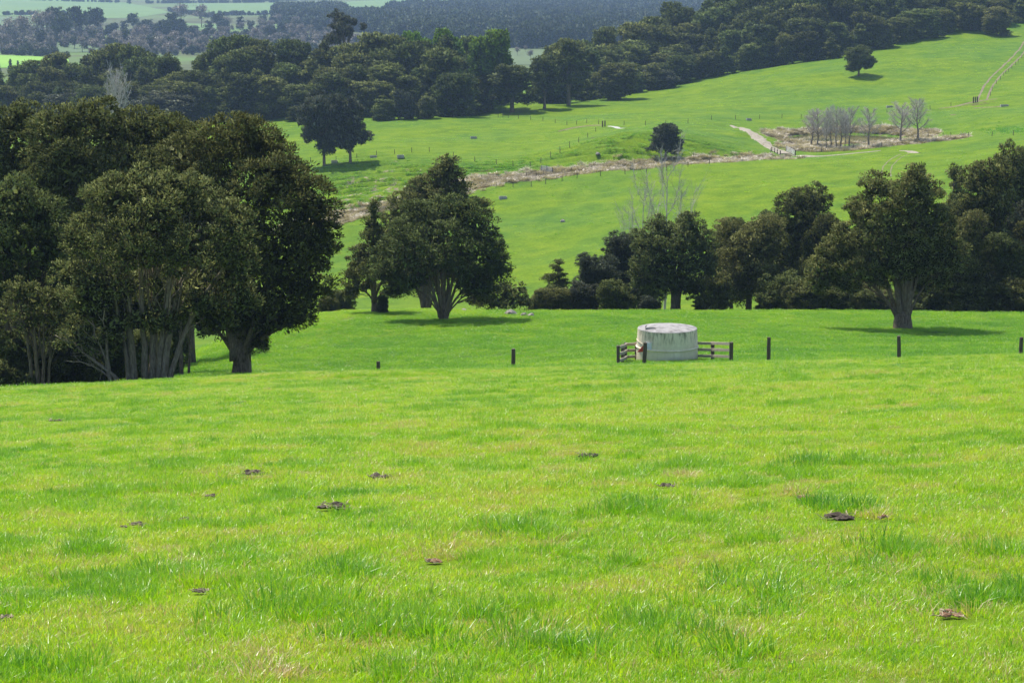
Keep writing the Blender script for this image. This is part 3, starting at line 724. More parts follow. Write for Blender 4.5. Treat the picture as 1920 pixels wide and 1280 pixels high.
def place_px(mod, name, label, group, px, top, Y, wpx, cat='tree', seed=0, base=None, fol=None):
    """a tree whose foot is at distance Y (or seen at row base) and whose tip is seen at row top"""
    if base is not None: x, y, z = hit(px, base, Y-60, Y+80)
    else: x = at(px, (top+640)/2, Y)[0]; y = Y; z = gz(x, y)
    H = y*slope(top)-z+.15
    return place(mod, name, label, cat, group, x, y, max(H, 1.5), wpx*y/F, rz=seed*1.7, fol=fol)

MT = [model(9.5, 12, 101, 'dome', M_TOT, M_BARK, .62, 55, (.34, .13), 1.7, .42, 5, 9),
      model(8, 13, 102, 'tall', M_TOT, M_BARK, .62, 55, (.34, .13), 1.7, .4, 5, 9),
      model(7.5, 12, 103, 'spire', M_TOTL, M_BARK, .58, 55, (.33, .125), 1.7, .32, 4, 9)]
MBUSH = [model(4.5, 3.6, 180+k, 'dome', M_TOT, M_BARK, .42, 60, (.26, .10), 1.6, .12, 4, 4, bot=.08, low=.7) for k in range(2)]
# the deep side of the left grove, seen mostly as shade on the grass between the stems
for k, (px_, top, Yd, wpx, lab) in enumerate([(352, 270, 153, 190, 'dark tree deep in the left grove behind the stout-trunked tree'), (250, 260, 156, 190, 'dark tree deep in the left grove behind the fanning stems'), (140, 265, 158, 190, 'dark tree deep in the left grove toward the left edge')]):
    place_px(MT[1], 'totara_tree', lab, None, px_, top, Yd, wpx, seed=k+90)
# the row along the brow at right and centre
ROW = [
 (1, 1497, 352, 203, 150, None, 'tall dark rounded tree left of the lone paddock tree, peaking above its neighbours'),
 (0, 1405, 408, 192, 150, M_TOTL, 'lighter green tree with a visible trunk, first to the right of the twin-peaked tree'),
 (0, 1372, 418, 207, 90, None, 'dark tree filling the gap behind the twin-peaked tree and the lighter green tree'),
 (1, 1445, 398, 212, 100, M_TOTL, 'mid-green tree half hidden between the lighter green tree and the tall rounded tree'),
 (0, 1548, 405, 200, 100, None, 'dark tree half hidden behind the left boughs of the lone paddock tree'),
 (1, 1160, 442, 199, 90, M_LICH, 'grey-green tree with lichen-pale twigs left of the twin-peaked tree'),
 (0, 1198, 438, 208, 90, None, 'dark crown behind the grey-green tree, below the bare poplars'),
 (0, 1118, 478, 193, 90, M_LICH, 'rounded grey-green small tree second from the left end of the brow row'),
 (2, 1046, 486, 190, 92, M_TOTL, 'small pointed tree at the left end of the brow row'),
 (2, 1725, 305, 200, 80, M_TOTL, 'pointed brownish-green tree top showing above the lone paddock tree'),
 (2, 1786, 306, 212, 115, None, 'narrow dark spire in the notch right of the lone paddock tree'),
 (1, 1838, 302, 190, 150, None, 'big dark tree right of the lone paddock tree, its crown peaking below the pasture'),
 (0, 1800, 400, 184, 110, M_TOTL, 'olive tree with pale tufts tucked against the right side of the lone paddock tree'),
 (1, 1905, 278, 212, 110, None, 'tallest tree of the row, cut by the right edge of the photo'),
 (0, 1893, 372, 196, 100, M_LICH, 'pale-flecked shrubby tree near the right edge below the tallest tree'),
 (0, 1870, 440, 186, 110, None, 'low dark tree at the foot of the row near the right edge'),
 (0, 1622, 440, 198, 90, None, 'dark low tree directly behind the trunk side of the lone paddock tree, left of it'),
 (0, 1762, 452, 190, 90, None, 'dark low tree directly behind the lone paddock tree, right of its trunk'),
 (0, 1950, 420, 190, 120, None, 'dark tree mostly outside the right edge of the photo'),
 (0, 640, 545, 205, 66, None, 'low dark tree behind the right edge of the left grove'),
]
for k, (mi, px_, top, Yd, wpx, fol, lab) in enumerate(ROW):
    place_px(MT[mi], 'totara_tree', lab, None, px_, top, Yd, wpx*1.12, seed=k, fol=fol)
for k, (px_, top, Yd, wpx, lab, fol) in enumerate([
  (1095, 535, 186, 60, 'scrubby bush at the foot of the brow row between the two leftmost small trees', M_LICH), (1150, 532, 183, 66, 'dense low bush under the grey-green tree on the brow', M_TOT),
  (1345, 520, 184, 60, 'dark bush between the twin-peaked tree and the lighter green tree', M_TOT), (1470, 520, 186, 90, 'bush in the shade below the tall rounded tree', M_TOT),
  (1560, 535, 184, 90, 'bush in the shade under the left boughs of the lone paddock tree', M_TOT), (1218, 560, 184, 40, 'small bush just left of the reddish trunk behind the tank', M_LICH),
  (1640, 545, 185, 90, 'bush behind the lone paddock tree, left of its trunk', M_TOT), (1730, 540, 185, 90, 'bush behind the lone paddock tree, right of its trunk', M_TOT),
  (1325, 556, 186, 50, 'small bush just right of the reddish trunk behind the tank', M_TOT), (1450, 555, 188, 60, 'low bush behind the trunk of the lighter green tree', M_TOT),
  (1820, 530, 183, 100, 'dark bush under the big dark tree at right', M_TOT), (1910, 530, 182, 90, 'dark bush at the brow by the right edge', M_TOT), (718, 572, 172, 22, 'tiny dry bush at the foot of the slender pointed tree', M_LICH), (1040, 545, 186, 66, 'bush below the small pointed tree', M_TOTL),
  (1508, 535, 183, 80, 'bush at the brow below the gap between tall rounded tree and lone tree', M_TOT), (1010,558,186,34,'smallest bush at the far left end of the brow row', M_TOTL), (615,560,186,40,'small dark bush at the right foot of the left grove', M_TOT)]):
    place_px(MBUSH[k % 2], 'bush', lab, None, px_, top, Yd, wpx*1.25, cat='bush', seed=k+40, fol=fol)

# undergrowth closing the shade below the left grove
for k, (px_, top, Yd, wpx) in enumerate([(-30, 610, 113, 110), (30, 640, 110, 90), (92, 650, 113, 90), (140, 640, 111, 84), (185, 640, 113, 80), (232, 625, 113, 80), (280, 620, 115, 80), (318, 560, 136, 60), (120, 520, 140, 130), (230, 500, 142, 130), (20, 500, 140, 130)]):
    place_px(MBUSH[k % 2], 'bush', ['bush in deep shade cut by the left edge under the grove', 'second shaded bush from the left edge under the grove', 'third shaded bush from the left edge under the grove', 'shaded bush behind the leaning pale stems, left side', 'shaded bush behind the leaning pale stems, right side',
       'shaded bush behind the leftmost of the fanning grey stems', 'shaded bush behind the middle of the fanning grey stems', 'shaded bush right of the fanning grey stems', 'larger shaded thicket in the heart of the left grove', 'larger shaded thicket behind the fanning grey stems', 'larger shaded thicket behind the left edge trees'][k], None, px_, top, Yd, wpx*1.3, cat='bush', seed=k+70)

# paddock trees on the far slope
MP = [model(15, 15, 111, 'dome', M_FOR, M_BARK, .95, 60, (.62, .24), 1.6, .5, 6, 8, bot=.26),
      model(12, 15, 112, 'tall', M_FOR, M_BARK, .95, 60, (.62, .24), 1.5, .4, 6, 8, bot=.28)]
place_px(MP[0], 'paddock_tree', 'rounded tree on a bare trunk, left one of the pair on the far slope', None, 608, 178, 470, 98, seed=3, base=310, fol=M_LICH)
place_px(MP[1], 'paddock_tree', 'thinner-crowned tree, right one of the pair on the far slope', None, 657, 190, 480, 80, seed=5, base=304, fol=M_LICH)
place_px(MP[1], 'paddock_tree', 'small round tree standing alone on the slumped terraces', None, 1248, 235, 445, 74, seed=8, base=300, fol=M_LICH)
place_px(MP[0], 'paddock_tree', 'lone low spreading tree high on the open hillside at upper right', None, 1610, 89, 690, 66, seed=2, base=143)

# ---- the forest ------------------------------------------------------
MF = [model(18, 20, 120+k, st, M_FOR, M_BARK, 1.25, 34, (.95, .42), 1.7, .45, 3, 3, bot=.05, k=5, low=.8) for k, st in enumerate(['dome', 'tall', 'dome', 'tall', 'spire'])]
MFT = model(14, 19, 131, 'dome', M_FOR, M_BARK, 1.2, 45, (.8, .34), 1.5, .6, 6, 5, bot=.22)
FRONT = [(-300, 236), (0, 236), (300, 234), (500, 226), (640, 226), (760, 226), (830, 222), (905, 212), (930, 210), (990, 207), (1100, 190), (1130, 186), (1200, 176), (1290, 154), (1400, 134), (1450, 128), (1550, 113), (1600, 102), (1700, 86), (1760, 70), (1850, 54), (1920, 46), (2200, 10)]
SKYL = [(-300, 140), (0, 128), (60, 122), (130, 102), (210, 96), (270, 92), (330, 104), (370, 92), (430, 74), (480, 68), (560, 76), (620, 74), (700, 80), (780, 74), (850, 66), (925, 70), (946, 105), (960, 160), (985, 160), (1000, 112), (1040, 84), (1090, 70), (1130, 62), (1180, 56), (1240, 36), (1300, 14), (1340, 0), (1420, -30), (1600, -60), (2200, -90)]
fx, fy = zip(*FRONT); sx, sy_ = zip(*SKYL)
R = np.random.RandomState(77)
nfor = 0
FRONT_TREES = {'l': [], 'r': []}
lab_left = ('dark evergreen in the dense forest belt behind the far paddocks, left and centre', 'trees of the forest belt behind the far paddocks')
lab_right = ('dark evergreen in the dense forest on the hillside at upper right', 'trees of the forest on the upper right hillside')
def forest(px_range, nrow, stepm, dstep, hmin, hmax, lo, labs):
    global nfor
    for r_ in range(nrow):
        px_ = px_range[0]+R.uniform(0, 20)
        while px_ < px_range[1]:
            fpy = np.interp(px_, fx, fy)
            x0, y0, z0 = hit(px_, fpy, 470 if px_ < 1150 else 560, 1100)
            if px_ < 800: y0 = max(y0, 588)
            Yd = y0+6+r_*dstep+R.uniform(-3, 5)
            x = x0*Yd/y0+R.uniform(-2, 2)
            z = gz(x, Yd)
            top = np.interp(px_, sx, sy_)
            fr = lo+(1-lo)*r_/(nrow-1)
            tp = fpy+(top-fpy)*fr+R.uniform(-12, 12)
            H = Yd*slope(tp)-z
            H = min(max(H, hmin*R.uniform(.8, 1.1)), hmax*R.uniform(.85, 1.1))
            if not (935 < px_ < 1120 and r_ < 2) and not (948 < px_ < 992):
                place(MF[R.randint(5)], 'forest_tree', labs[0], 'tree', labs[1], x, Yd, H, 18*R.uniform(.75, 1.2)*(H/18)**.4, R.uniform(0, 6.28), z); nfor += 1
                if px_ > -5: FRONT_TREES['l' if labs is lab_left else 'r'].append((px_, LAST[0], r_))
            px_ += stepm*R.uniform(.8, 1.25)*F/Yd
forest((-60, 1120), 5, 9.0, 9, 11, 27, .5, lab_left)
forest((1120, 1960), 6, 8.8, 11, 9, 23, .30, lab_right)
ORD = ['first', 'second', 'third', 'fourth', 'fifth', 'sixth', 'seventh', 'eighth', 'ninth', 'tenth', 'eleventh', 'twelfth', 'thirteenth', 'fourteenth', 'fifteenth', 'sixteenth', 'seventeenth', 'eighteenth', 'nineteenth', 'twentieth']
ORD += ['twenty-'+q for q in ORD[:9]]+['thirtieth']+['thirty-'+q for q in ORD[:9]]
for side, txt in (('l', 'dark evergreen at the front edge of the valley forest belt, %s from the left'), ('r', 'dark evergreen at the front edge of the hillside forest, %s from the left')):
    for r_ in range(6):
        rank = 'front edge' if r_ == 0 else ORD[r_]+' rank back'
        for q, (_, o_, _) in enumerate(sorted([t for t in FRONT_TREES[side] if t[2] == r_], key=lambda t: t[0])):
            if q < len(ORD): o_['label'] = txt.replace('front edge', rank) % ORD[q]
G3 = [(960, 122, 207, 92, 'spreading dark tree in front of the forest where grass shows beneath, leftmost of three'), (1021, 104, 200, 62, 'tall dark tree with a bare trunk in the gap of the forest, middle of three'), (1066, 74, 194, 84, 'big dark tree with several bare trunks at the gap of the forest, rightmost of three')]
for k, (px_, top, base, wpx, lab) in enumerate(G3):
    place_px(MFT, 'forest_tree', lab, None, px_, top, 610, wpx*1.15, seed=k*2, base=base+4)
for px_, top, Yd, wpx, lab in [(787, 68, 632, 66, 'fresh green tree in the forest skyline, left of the three fresh green crowns'), (836, 62, 640, 60, 'fresh green tree in the forest skyline, middle of the three fresh green crowns'), (918, 64, 634, 84, 'fresh green tree in the forest skyline, right one beside the gap')]:
    place_px(MF[0], 'forest_tree', lab, None, px_, top, Yd, wpx*1.15, seed=int(px_), fol=M_FRESH)
for k, (px_, top, base, wpx, lab, fol) in enumerate([(758, 172, 224, 38, 'small pale-green pointed tree at the front of the forest, left of the grassy knoll', M_LICH), (800, 182, 222, 44, 'low fresh tree at the forest foot just left of the grassy knoll', M_TOTL),
   (865, 140, 214, 80, 'rounded dark tree at the forest front above the grassy knoll', None), (320, 176, 232, 110, 'rounded pale-green tree in front of the forest, right above the left grove', M_LICH), (120, 178, 236, 90, 'pale rounded crown in front of the forest above the left grove', M_LICH),
   (250, 190, 236, 80, 'low pale-green crown behind the bare pinkish tree', M_LICH), (1496, 86, 112, 16, 'small pale bush at the forest foot on the hillside, right of centre', M_LICH), (1310, 128, 146, 14, 'tiny pale bush standing at the hillside forest foot, left', M_LICH),
   (1238, 132, 168, 70, 'lighter shrubby tree at the left foot of the hillside forest', M_LICH), (1600, 45, 90, 40, 'silvery-crowned tree in the hillside forest above the lone tree', M_LICH), (1625, 66, 88, 30, 'rounded pale bush at the forest foot above the lone tree', M_LICH), (1870, 14, 52, 60, 'brighter green tree at the forest foot in the upper right corner', M_TOTL),
   (560, 200, 226, 50, 'low dark bush at the forest foot beside the pair of paddock trees', None), (720, 188, 225, 50, 'dark bush at the forest foot right of the pair of paddock trees', None), (1155, 120, 186, 76, 'dark rounded tree leading the hillside forest at its left tip', None)]):
    place_px(MF[k % 3], 'forest_tree', lab, None, px_, top, 600 if px_ < 1150 else 680, wpx*1.2, seed=k, base=base, fol=fol)

# tall emergent gum above the forest
MG = model(16, 24, 140, 'flat', M_FOR, M_BARKG, .8, 40, (.7, .26), .65, .4, 12, 5, bot=.3, flat=.5)
place_px(MG, 'gum_tree', 'tallest wispy flat-topped tree standing above the forest skyline', None, 648, 20, 640, 92, seed=1, fol=M_LICH)

# ---- bare trees ------------------------------------------------------
def bare_model(H, W, seed, nb=9, fine=18, m=None, tr=.16, up=.75, stems=1, tw=.02, bot=.25):
    R = np.random.RandomState(seed); tk = Acc(); cr = Acc()
    for s_ in range(stems):
        lean = R.uniform(-.06, .06, 2)*H*(1 if stems == 1 else 2.2)
        P = np.array([(lean[0]*t*t, lean[1]*t*t, H*.97*t) for t in np.linspace(0, 1, 9)])
        P[1:] += R.normal(0, .012*H, (8, 3))*np.array([1, 1, .2])
        P[0, 2] = -.4
        rr = tr*(1-np.linspace(0, 1, 9))**.9+.015
        tk.tube(P, rr, 7, wob=.1, seed=seed)
        for b in range(nb):
            t = bot+(.92-bot)*(b+R.rand())/nb
            p0 = np.array([np.interp(t, np.linspace(0, 1, 9), P[:, i]) for i in range(3)])
            az = b*2.4+R.uniform(-.6, .6); L = (W*.62)*(1.15-.85*t)*R.uniform(.7, 1.2)
            out = np.array([math.cos(az), math.sin(az), 0])
            p3 = p0+out*L*(1-up*.35)+np.array([0, 0, L*up*1.2])
            B = bez(p0, p0+out*L*.35+np.array([0, 0, L*.2]), p0+out*L*.55+np.array([0, 0, L*.6]), p3, 6)
            r1 = tr*.42*(1.1-t)+.015
            tk.tube(B, np.linspace(r1, .02, 6), 5, cap=False)
            for f in range(fine):
                s0 = R.uniform(.15, 1); q = np.array([np.interp(s0, np.linspace(0, 1, 6), B[:, i]) for i in range(3)])
                v = out*.35+np.array([0, 0, .55])+R.normal(0, .55, 3); v /= np.linalg.norm(v); l_ = L*R.uniform(.18, .5)
                e = q+v*l_+np.array([0, 0, l_*.15])
                cr.tube(np.array([q, q+v*l_*.5, e]), [tw*1.3, tw, tw*.5], 3, cap=False)
                for g in range(2):
                    v2 = v+R.normal(0, .6, 3); v2 /= np.linalg.norm(v2)
                    cr.tube(np.array([q+v*l_*.5, q+v*l_*.5+v2*l_*.55]), [tw*.8, tw*.4], 3, cap=False)
    return dict(trunk=tk.mesh('trunk', [m[0]], True), crown=cr.mesh('crown', [m[1]], False), H=H, W=W)
MB = [bare_model(10, 6.5, 200+k, 14, 58, (M_TWIGD, M_TWIG), .20, tw=.015) for k in range(3)]
BARE = [(1523, 274, 207, 50, 'bare tree at the left end of the pond row, leaning outward'), (1533, 276, 203, 44, 'bare tree second from the left at the pond, touching the leftmost'), (1549, 281, 208, 26, 'very thin bare tree by the pond, third from the left'), (1557, 277, 202, 30, 'slim bare tree fourth from the left in the pond row'),
  (1567, 280, 199, 34, 'bare tree by the pond with a straight dark stem, fifth from the left'), (1577, 276, 203, 36, 'bare tree sixth from the left in the pond row'), (1585, 279, 215, 24, 'thin leaning bare tree seventh from the left at the pond'), (1593, 275, 200, 40, 'curved bare tree in the middle of the pond row'),
  (1628, 276, 201, 48, 'bare tree standing alone in front of the pond water'), (1688, 268, 192, 54, 'bare tree with reddish stem right of the pond'), (1720, 262, 184, 50, 'tallest bare tree at the right end of the pond row')]
for k, (px_, base, top, wpx, lab) in enumerate(BARE):
    x, y, z = hit(px_, base, 440, 620)
    H = y*slope(top)-z
    place(MB[k % 3], 'bare_tree', lab, 'tree', 'bare trees along the pond', x, y, H, wpx*y/F*1.25, k*1.3, z)
MBP = bare_model(13, 9, 221, 9, 40, (M_TWIG, M_TWIG), .17, up=1.0, stems=1, tw=.013, bot=.25)
place_px(MBP, 'bare_poplar', 'tall pale bare tree rising behind the twin-peaked tree, taller of two', None, 1247, 287, 236, 150, seed=0)
place_px(MBP, 'bare_poplar', 'fainter bare tree left of the tall bare tree, shorter of two', None, 1205, 335, 246, 120, seed=2)
MBR = bare_model(14, 12, 230, 16, 26, (M_TWIG, M_TWIG), .3, up=.9, tw=.05)
place_px(MBR, 'bare_tree', 'bare pinkish-grey tree in front of the dark forest above the left grove', None, 229, 138, 560, 62, seed=1)

# ---- the plain beyond: individual trees, then the far wood ------------
MK = [model(14, 17, 150+k, st, M_FARF, M_BARK, 2.0, 16, (1.7, .8), 1.3, .5, 3, 0, bot=b_, k=4) for k, (st, b_) in enumerate([('dome', .1), ('dome', .45), ('tall', .1)])]
MKB = [model(15, 18, 160+k, 'dome', M_FARB, M_BARKG, 2.0, 15, (1.5, .35), .9, .4, 5, 6, bot=.42, k=4) for k in range(2)]
MKC = model(9, 16, 170, 'conifer', M_FARF, M_BARK, 1.3, 22, (1.3, .5), 1.4, .35, 0, 0, bot=.1, k=4)
labs = {'g': ('dark distant tree on the plain beyond the forest', 'dark trees scattered on the far plain'), 'b': ('leafless grey-brown distant tree on the plain at upper left', 'leafless trees on the far plain'),
        'c': ('dark pointed conifer on the far plain', 'pointed conifers on the far plain')}
def far_tree(px_, base, top, kind, wf=1.0, k=0, lab=None, grp=None):
    x, y = plain_xy(px_, base); H = y*slope(top)-PLAIN
    md = {'g': MK[k % 3], 'b': MKB[k % 2], 'c': MKC, 'e': MK[1]}[kind]
    la, gr = labs.get(kind, labs['g'])
    if lab: la, gr = lab, grp
    place(md, 'distant_tree', la, 'tree', gr, x, y, H, H*.85*wf if kind != 'c' else H*.5, k*1.1, PLAIN)
EU = ('tall distant gum with a high dark crown on the plain at upper left', 'tall gums on the far plain')
for k, (px_, base, top) in enumerate([(20, 86, 34), (45, 84, 28), (72, 84, 22), (88, 80, 20), (104, 78, 15), (122, 80, 24), (143, 76, 14), (180, 70, 16), (168, 66, 22), (115, 84, 30), (250, 62, 26)]):
    far_tree(px_, base, top, 'e' if k > 3 else 'b', .8, k, *(EU if k > 3 else (None, None)))
for k, (px_, base, top, kd) in enumerate([(242, 8, -6, 'g'), (40, 96, 80, 'c'), (67, 105, 92, 'g'), (105, 78, 64, 'g'), (140, 92, 70, 'g'), (158, 92, 70, 'g'), (180, 90, 70, 'g'), (216, 92, 74, 'g'), (240, 84, 70, 'g'), (28, 74, 60, 'g'),
     (310, 74, 38, 'g'), (322, 72, 26, 'g'), (296, 72, 44, 'g'), (335, 70, 36, 'g'), (362, 73, 50, 'g'), (385, 72, 54, 'g'), (400, 72, 56, 'g'), (232, 64, 40, 'g'), (262, 64, 42, 'g'), (215, 64, 44, 'g'), (340, 50, 8, 'b'), (378, 52, 8, 'b'), (410, 60, 26, 'g'), (450, 56, 32, 'g'),
     (500, 62, 42, 'g'), (560, 64, 46, 'g'), (20, 136, 111, 'c'), (34, 136, 114, 'c'), (-2, 140, 116, 'c'), (52, 134, 120, 'g'), (738, 24, 14, 'c'), (745, 24, 15, 'c'), (775, 22, 12, 'c'), (785, 22, 12, 'c'), (793, 22, 11, 'c'), (803, 21, 12, 'c'), (813, 21, 13, 'c'), (828, 20, 14, 'c'),
     (1010, 84, 70, 'g'), (1030, 86, 72, 'g'), (985, 98, 86, 'b'), (970, 104, 88, 'b'), (995, 112, 94, 'b'), (955, 90, 76, 'g')]):
    far_tree(px_, base, top, kd, 1.0, k)
R = np.random.RandomState(91)
for k in range(170):
    px_ = R.uniform(-10, 640); base = R.uniform(58, 106) - max(0, px_-350)*.05
    if px_ < 130 and base > 96: continue
    if 340 < px_ < 412 and 40 < base < 62: continue
    kd = 'b' if R.rand() < .62 else 'g'
    far_tree(px_, base, base-R.uniform(14, 30), kd, 1.1, k)

def scatter(name, P, rot, scale, tint, idx, variants, cat, label, tiltm=0.0, kind='stuff'):
    """one object: variants set down on points with geometry nodes"""
    P = np.asarray(P, np.float32); n_ = len(P)
    me = bpy.data.meshes.new(name); me.vertices.add(n_); me.vertices.foreach_set('co', P.ravel())
    for nm, v in (('rz', rot), ('sc', scale), ('tint', tint)):
        a_ = me.attributes.new(nm, 'FLOAT', 'POINT'); a_.data.foreach_set('value', np.asarray(v, np.float32))
    a_ = me.attributes.new('vi', 'INT', 'POINT'); a_.data.foreach_set('value', np.asarray(idx, np.int32))
    rv = me.attributes.new('rv', 'FLOAT_VECTOR', 'POINT')
    rr_ = np.zeros((n_, 3), np.float32); rr_[:, 2] = rot
    if tiltm: rr_[:, :2] = np.random.RandomState(3).normal(0, tiltm, (n_, 2))
    rv.data.foreach_set('vector', rr_.ravel())
    o = link(name, me); tag(o, label, cat, kind=kind)
    g = bpy.data.node_groups.new(name+'_scatter', 'GeometryNodeTree')
    g.interface.new_socket('Geometry', in_out='INPUT', socket_type='NodeSocketGeometry')
    g.interface.new_socket('Geometry', in_out='OUTPUT', socket_type='NodeSocketGeometry')
    N_, L_ = g.nodes, g.links
    gi = N_.new('NodeGroupInput'); go = N_.new('NodeGroupOutput')
    j = N_.new('GeometryNodeGeometryToInstance')
    for v in reversed(variants):
        oi = N_.new('GeometryNodeObjectInfo'); oi.inputs['Object'].default_value = v; oi.inputs['As Instance'].default_value = False
        L_.new(oi.outputs['Geometry'], j.inputs[0])
    ip = N_.new('GeometryNodeInstanceOnPoints')
    def na(nm, ty):
        q = N_.new('GeometryNodeInputNamedAttribute'); q.data_type = ty; q.inputs['Name'].default_value = nm; return q.outputs[0]
    L_.new(gi.outputs[0], ip.inputs['Points']); L_.new(j.outputs[0], ip.inputs['Instance'])
    ip.inputs['Pick Instance'].default_value = True
    L_.new(na('vi', 'INT'), ip.inputs['Instance Index'])
    er = N_.new('FunctionNodeEulerToRotation'); L_.new(na('rv', 'FLOAT_VECTOR'), er.inputs[0]); L_.new(er.outputs[0], ip.inputs['Rotation'])
    L_.new(na('sc', 'FLOAT'), ip.inputs['Scale'])
    L_.new(ip.outputs[0], go.inputs[0])
    md = o.modifiers.new('scatter', 'NODES'); md.node_group = g
    return o
def hidden_obj(name, me): return bpy.data.objects.new(name, me)

# far wood: one mass of thousands of crowns on the plain
R = np.random.RandomState(92)
fwm = []
for k in range(3):
    cm, _ = crown_mesh('far_crown', gen_lobes(12, 12, 300+k, 'dome', .15), 2.4, 9, (2.4, 1.3), .9, 300+k, .8, .2, [M_FARF])
    fwm.append(hidden_obj('far_crown', cm))
pts = []
while len(pts) < 7000:
    px_ = R.uniform(520, 1500); t = R.rand()
    up_ = np.interp(px_, [520, 600, 820, 1060, 1200, 1500], [31, 28, 20, 7, -1, -6])
    dn = np.interp(px_, [520, 600, 700, 760, 900, 960, 1500], [44, 56, 62, 84, 90, 92, 92])
    ya = plain_xy(px_, up_)[1]; yb = plain_xy(px_, dn)[1]
    y = yb+(ya-yb)*t; 
    x = plain_xy(px_, 50)[0]/plain_xy(px_, 50)[1]*y
    if fbm(x/160, y/260, 95, 3) < .36: continue
    pts.append((x, y, PLAIN-.5))
pts = np.array(pts)
scatter('far_wood', pts, R.uniform(0, 6.28, len(pts)), R.uniform(.7, 1.35, len(pts)), R.rand(len(pts)), R.randint(0, 3, len(pts)), fwm, 'wood', 'distant dark wood covering the low rise on the plain')
# scrub and low bush between the trees of the plain
fwb = []
for k in range(3):
    cm, _ = crown_mesh('far_crown', gen_lobes(12, 12, 310+k, 'dome', .15), 2.4, 9, (2.4, 1.0), .9, 310+k, .8, .2, [M_FARB if k else M_FARF])
    fwb.append(hidden_obj('far_crown', cm))
pts = []
while len(pts) < 1100:
    px_ = R.uniform(-20, 680); py_ = R.uniform(52, 104) if px_ > 200 else R.uniform(60, 101)
    x, y = plain_xy(px_, py_)
    if fbm(x/60, y/90, 96, 3) < .47 or (340 < px_ < 415 and 42 < py_ < 60): continue
    pts.append((x, y, PLAIN-.3))
pts = np.array(pts)
scatter('scrub', pts, R.uniform(0, 6.28, len(pts)), R.uniform(.2, .55, len(pts)), R.rand(len(pts)), R.randint(0, 3, len(pts)), fwb, 'scrub', 'low grey-green scrub among the trees of the far plain')
# hedgerows far out
pts = []
for (a_, b_, n_) in [((275, 7), (520, 5), 150), ((60, 1), (230, 6), 60), ((480, 3), (640, 0), 90), ((0, 102), (130, 106), 30), ((0, 29), (120, 28), 50), ((318, 22), (400, 34), 60), ((400, 30), (620, 27), 90), ((1100, 60), (1330, 30), 10)]:
    for q in range(n_):
        t = R.rand(); x, y = plain_xy(a_[0]+(b_[0]-a_[0])*t, a_[1]+(b_[1]-a_[1])*t); pts.append((x+R.normal(0, 2), y+R.normal(0, 6), PLAIN-.3))
pts = np.array(pts)
scatter('hedgerow', pts, R.uniform(0, 6.28, len(pts)), R.uniform(.2, .5, len(pts)), R.rand(len(pts)), R.randint(0, 3, len(pts)), fwm, 'hedge', 'dark hedgerows dividing the fields of the distant plain')

# ================================================================== TANK, FENCES, SMALL THINGS
m, n, l = mat('weathered_concrete')
P = obj_pos(n); sp = n.new('ShaderNodeSeparateXYZ'); l.new(P, sp.inputs[0])
blot = noise(n, l, P, 1.6, 6, .7)
mp = n.new('ShaderNodeMapping'); mp.inputs['Scale'].default_value = (3.4, 3.4, .5); l.new(P, mp.inputs[0])
strk = noise(n, l, mp.outputs[0], 1.5, 5, .7)
col = ramp(n, l, blot, [(.3, (.62, .53, .38)), (.55, (.74, .65, .48)), (.75, (.82, .74, .57))])
col = mixc(n, l, mrange(n, l, strk, .5, .72, 0, .5), col, (.52, .44, .30))
# dark lichen hanging from the rim
topm = mrange(n, l, sp.outputs[2], 1.0, 1.9)
lic = noise(n, l, mp.outputs[0], 3.2, 5, .75)
k_ = math_(n, l, 'MULTIPLY', topm, mrange(n, l, lic, .48, .58))
col = mixc(n, l, math_(n, l, 'MULTIPLY', k_, .85), col, (.055, .06, .04))
splash = math_(n, l, 'MULTIPLY', mrange(n, l, sp.outputs[2], .5, .0), mrange(n, l, blot, .45, .65, 0, .8))
col = mixc(n, l, splash, col, (.12, .10, .07))
finish(n, l, col, .9, .2, blot, .35, .02)
M_CONC = m
m, n, l = mat('roof_concrete')
P = obj_pos(n); a_ = noise(n, l, P, 2.3, 7, .75); b_ = noise(n, l, P, 9, 4, .7)
col = ramp(n, l, a_, [(.33, (.12, .11, .10)), (.47, (.24, .225, .21)), (.62, (.34, .32, .30))])
col = mixc(n, l, mrange(n, l, b_, .55, .7, 0, .5), col, (.19, .18, .16))
finish(n, l, col, .9, .2, a_, .5, .03); M_ROOF = m
def flat_mat(name, c, rough=.7, sc=6, var=.25, met=0):
    m, n, l = mat(name); t = noise(n, l, obj_pos(n), sc, 4)
    cc = np.array(c)
    finish(n, l, ramp(n, l, t, [(.3, tuple(cc*(1-var))), (.7, tuple(np.minimum(cc*(1+var), 1)))]), rough, .3, t, .2, .01); return m
M_RED = flat_mat('red_plastic', (.42, .05, .03), .5)
M_PANEL = flat_mat('white_panel', (.62, .65, .68), .5, 4, .1)
m, n, l = mat('weathered_timber')
P = obj_pos(n); mp = n.new('ShaderNodeMapping'); mp.inputs['Scale'].default_value = (9, 9, 1.2); l.new(P, mp.inputs[0])
t = noise(n, l, mp.outputs[0], 3, 5, .7, .5)
finish(n, l, ramp(n, l, t, [(.3, (.045, .032, .022)), (.55, (.105, .08, .058)), (.75, (.19, .16, .12))]), .9, .2, t, .8, .02); M_POST = m
m, n, l = mat('weathered_rail')
P = obj_pos(n); mp = n.new('ShaderNodeMapping'); mp.inputs['Scale'].default_value = (1.2, 9, 9); l.new(P, mp.inputs[0])
t = noise(n, l, mp.outputs[0], 3, 5, .7, .5)
finish(n, l, ramp(n, l, t, [(.3, (.22, .18, .13)), (.5, (.38, .32, .235)), (.75, (.52, .46, .35))]), .9, .2, t, .7, .02); M_RAIL = m
M_WIRE = flat_mat('fence_wire', (.18, .18, .17), .5)
M_STONE = flat_mat('grey_stone', (.24, .21, .18), .9, 3, .5)
M_TROUGH = flat_mat('trough_concrete', (.27, .26, .22), .9, 3, .3)
